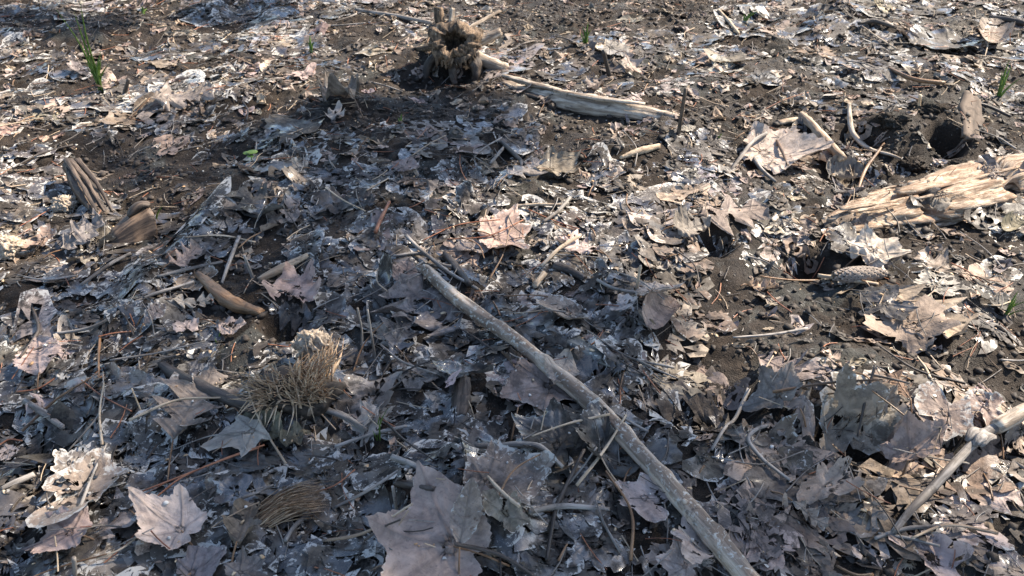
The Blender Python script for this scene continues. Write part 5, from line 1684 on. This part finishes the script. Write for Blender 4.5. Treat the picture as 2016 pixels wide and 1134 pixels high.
def specks(name, mat, count, lo, hi, flat, label, seed, where=None, sub=0, long=1.0):
    r = np.random.default_rng(seed)
    rr = random.Random(seed)
    d, f = ICO[sub]
    vs, n = [], 0
    while n < count:
        x, y = rand_ground(rr)
        if where is not None and rr.random() > where(*to_px((x, y, 0))):
            continue
        if name == 'mud_crumbs' and float(samp(TOP, x, y) - samp(HG, x, y)) > .0015:
            continue
        s = lo + (hi - lo) * rr.random() ** 3
        q = d * (1 + .38 * r.normal(size=(len(d), 1))) * s * np.array([long, 1, flat])
        a = rr.uniform(0, 6.28)
        q = np.stack([q[:, 0] * math.cos(a) - q[:, 1] * math.sin(a), q[:, 0] * math.sin(a) + q[:, 1] * math.cos(a), q[:, 2]], -1)
        z = float(samp(TOP, x, y))
        vs.append(q + np.array([x, y, z + s * flat * .3]))
        n += 1
    V = np.concatenate(vs)
    F = (f[None] + (np.arange(count) * len(d))[:, None, None]).reshape(-1, 3)
    link(name, tri_mesh(name, V, F, mat, smooth=False), kind='stuff', label=label)


specks("mud_crumbs", M_CRUMB, 9000, .001, .0085, .6, "dark crumbs of mud scattered on bare patches", 5, lambda a, b: .25 + .75 * min(1, bare(a, b) * 1.6))
specks("chaff", M_CHAFF, 2200, .0009, .0030, .4, "orange and straw-coloured chaff flecks on the mud", 6, None, 0, 2.0)
specks("pale_grit", simple("pale_grit", (.34, .31, .27), (.62, .59, .54), 30, .8), 2600, .0008, .0032, .6, "pale grit and leaf dust on the mud", 7)


# ------------------------------------------------------------------ the pine that shades the lower part of the picture
SHADE = [(760, 285, 300, 110, .95), (900, 730, 440, 230, .92), (650, 1020, 800, 230, .88), (1330, 1000, 400, 190, .85), (1150, 770, 240, 140, .8),
         (1480, 900, 190, 130, .8), (260, 880, 380, 220, .55), (200, 580, 260, 90, .35), (490, 520, 190, 130, .72), (1290, 640, 120, 70, .4),
         (420, 290, 240, 90, .35), (80, 40, 200, 40, .55), (480, 20, 120, 30, .6), (700, 430, 160, 80, .6)]
LIT = [(1020, 440, 250, 62, .6), (1700, 470, 330, 330, 1.0), (1960, 900, 130, 300, .9), (1800, 830, 180, 150, 1.0), (60, 900, 90, 60, .3), (590, 740, 190, 120, .85), (90, 985, 220, 130, .9), (330, 1060, 130, 60, .5), (1010, 560, 90, 40, .5), (1330, 1090, 130, 60, .5), (430, 640, 120, 60, .6), (130, 700, 110, 60, .6)]


def shade_at(px, py):
    s = 0.0
    for cx, cy, rx, ry, k in SHADE:
        d = math.hypot((px - cx) / rx, (py - cy) / ry)
        s = max(s, k * float(1 - sstep(.75, 1.1, np.array(d))))
    for cx, cy, rx, ry, k in LIT:
        d = math.hypot((px - cx) / rx, (py - cy) / ry)
        s *= 1 - k * float(1 - sstep(.6, 1.1, np.array(d)))
    return s


def pine_tree():
    bx, by = 3.6, -0.3
    root = thing("pine_tree", "tall pine standing beside the hollow with dense drooping needle sprays", "tree", (bx, by, -.05))
    s = np.linspace(0, 1, 40)
    path = np.stack([.15 * np.sin(s * 3), .1 * np.sin(s * 4), s * 11], -1)
    v, f, a = tube(path, .21 * (1 - .85 * s) + .02, 18, .1, 5, True, 1, 4)
    link("trunk", tri_mesh("trunk", v, f, M_BARK, a), root)
    r = random.Random(12)
    tips = []
    S = np.array(SUN)
    tries = 0
    while len(tips) < 1500 and tries < 60000:
        tries += 1
        px, py = r.uniform(-250, 1900), r.uniform(-20, 1330)
        # even on the ground
        p = P(px, py)
        if r.random() > min(1, (depth(p) / 3.2) ** 3):
            continue
        if r.random() > shade_at(px, py):
            continue
        z = 2.5 + .5 * r.random() + .6 * (py / 1134)
        t = np.array(p) + S * (z / S[2])
        tips.append(t)
    tips = np.array(tips)
    loc = np.array([bx, by, -.05])
    parts = []
    for t in tips:
        n = 9
        for i in range(n):
            d = np.array([r.gauss(0, 1), r.gauss(0, 1), r.gauss(0, .45)])
            d /= np.linalg.norm(d)
            L = r.uniform(.05, .09)
            sd = np.cross(d, [r.gauss(0, 1), r.gauss(0, 1), r.gauss(0, 1)])
            sd /= np.linalg.norm(sd)
            w = .0045
            q = t - loc
            parts.append(np.array([q - sd * w, q + sd * w, q + d * L + sd * w * .5, q + d * L - sd * w * .5]))
    V = np.concatenate(parts)
    m = len(parts)
    F = (np.array([[0, 1, 2], [0, 2, 3]])[None] + (np.arange(m) * 4)[:, None, None]).reshape(-1, 3)
    o = link("crown", tri_mesh("crown", V, F, M_PINE, smooth=False), root)
    # limbs out to clusters of sprays
    gy_ = tips[:, 1] - S[1] * tips[:, 2] / S[2]
    idx = [i for i in range(len(tips)) if gy_[i] < .95]
    r.shuffle(idx)
    for k in range(14):
        e = tips[idx[k]] - loc
        h = e[2] * .92 - .3
        v, f, a = tube(curve_pts([(0.05, 0.05, h), e * .5 + np.array([0, 0, .2]), e], 16), np.linspace(.022, .005, 16), 8, .15, k)
        link("limb", tri_mesh("limb", v, f, M_BARK, a), root)


pine_tree()
import sys
print("leaves", LEAF_N[0], "tris", sum(len(m.polygons) for m in bpy.data.meshes))
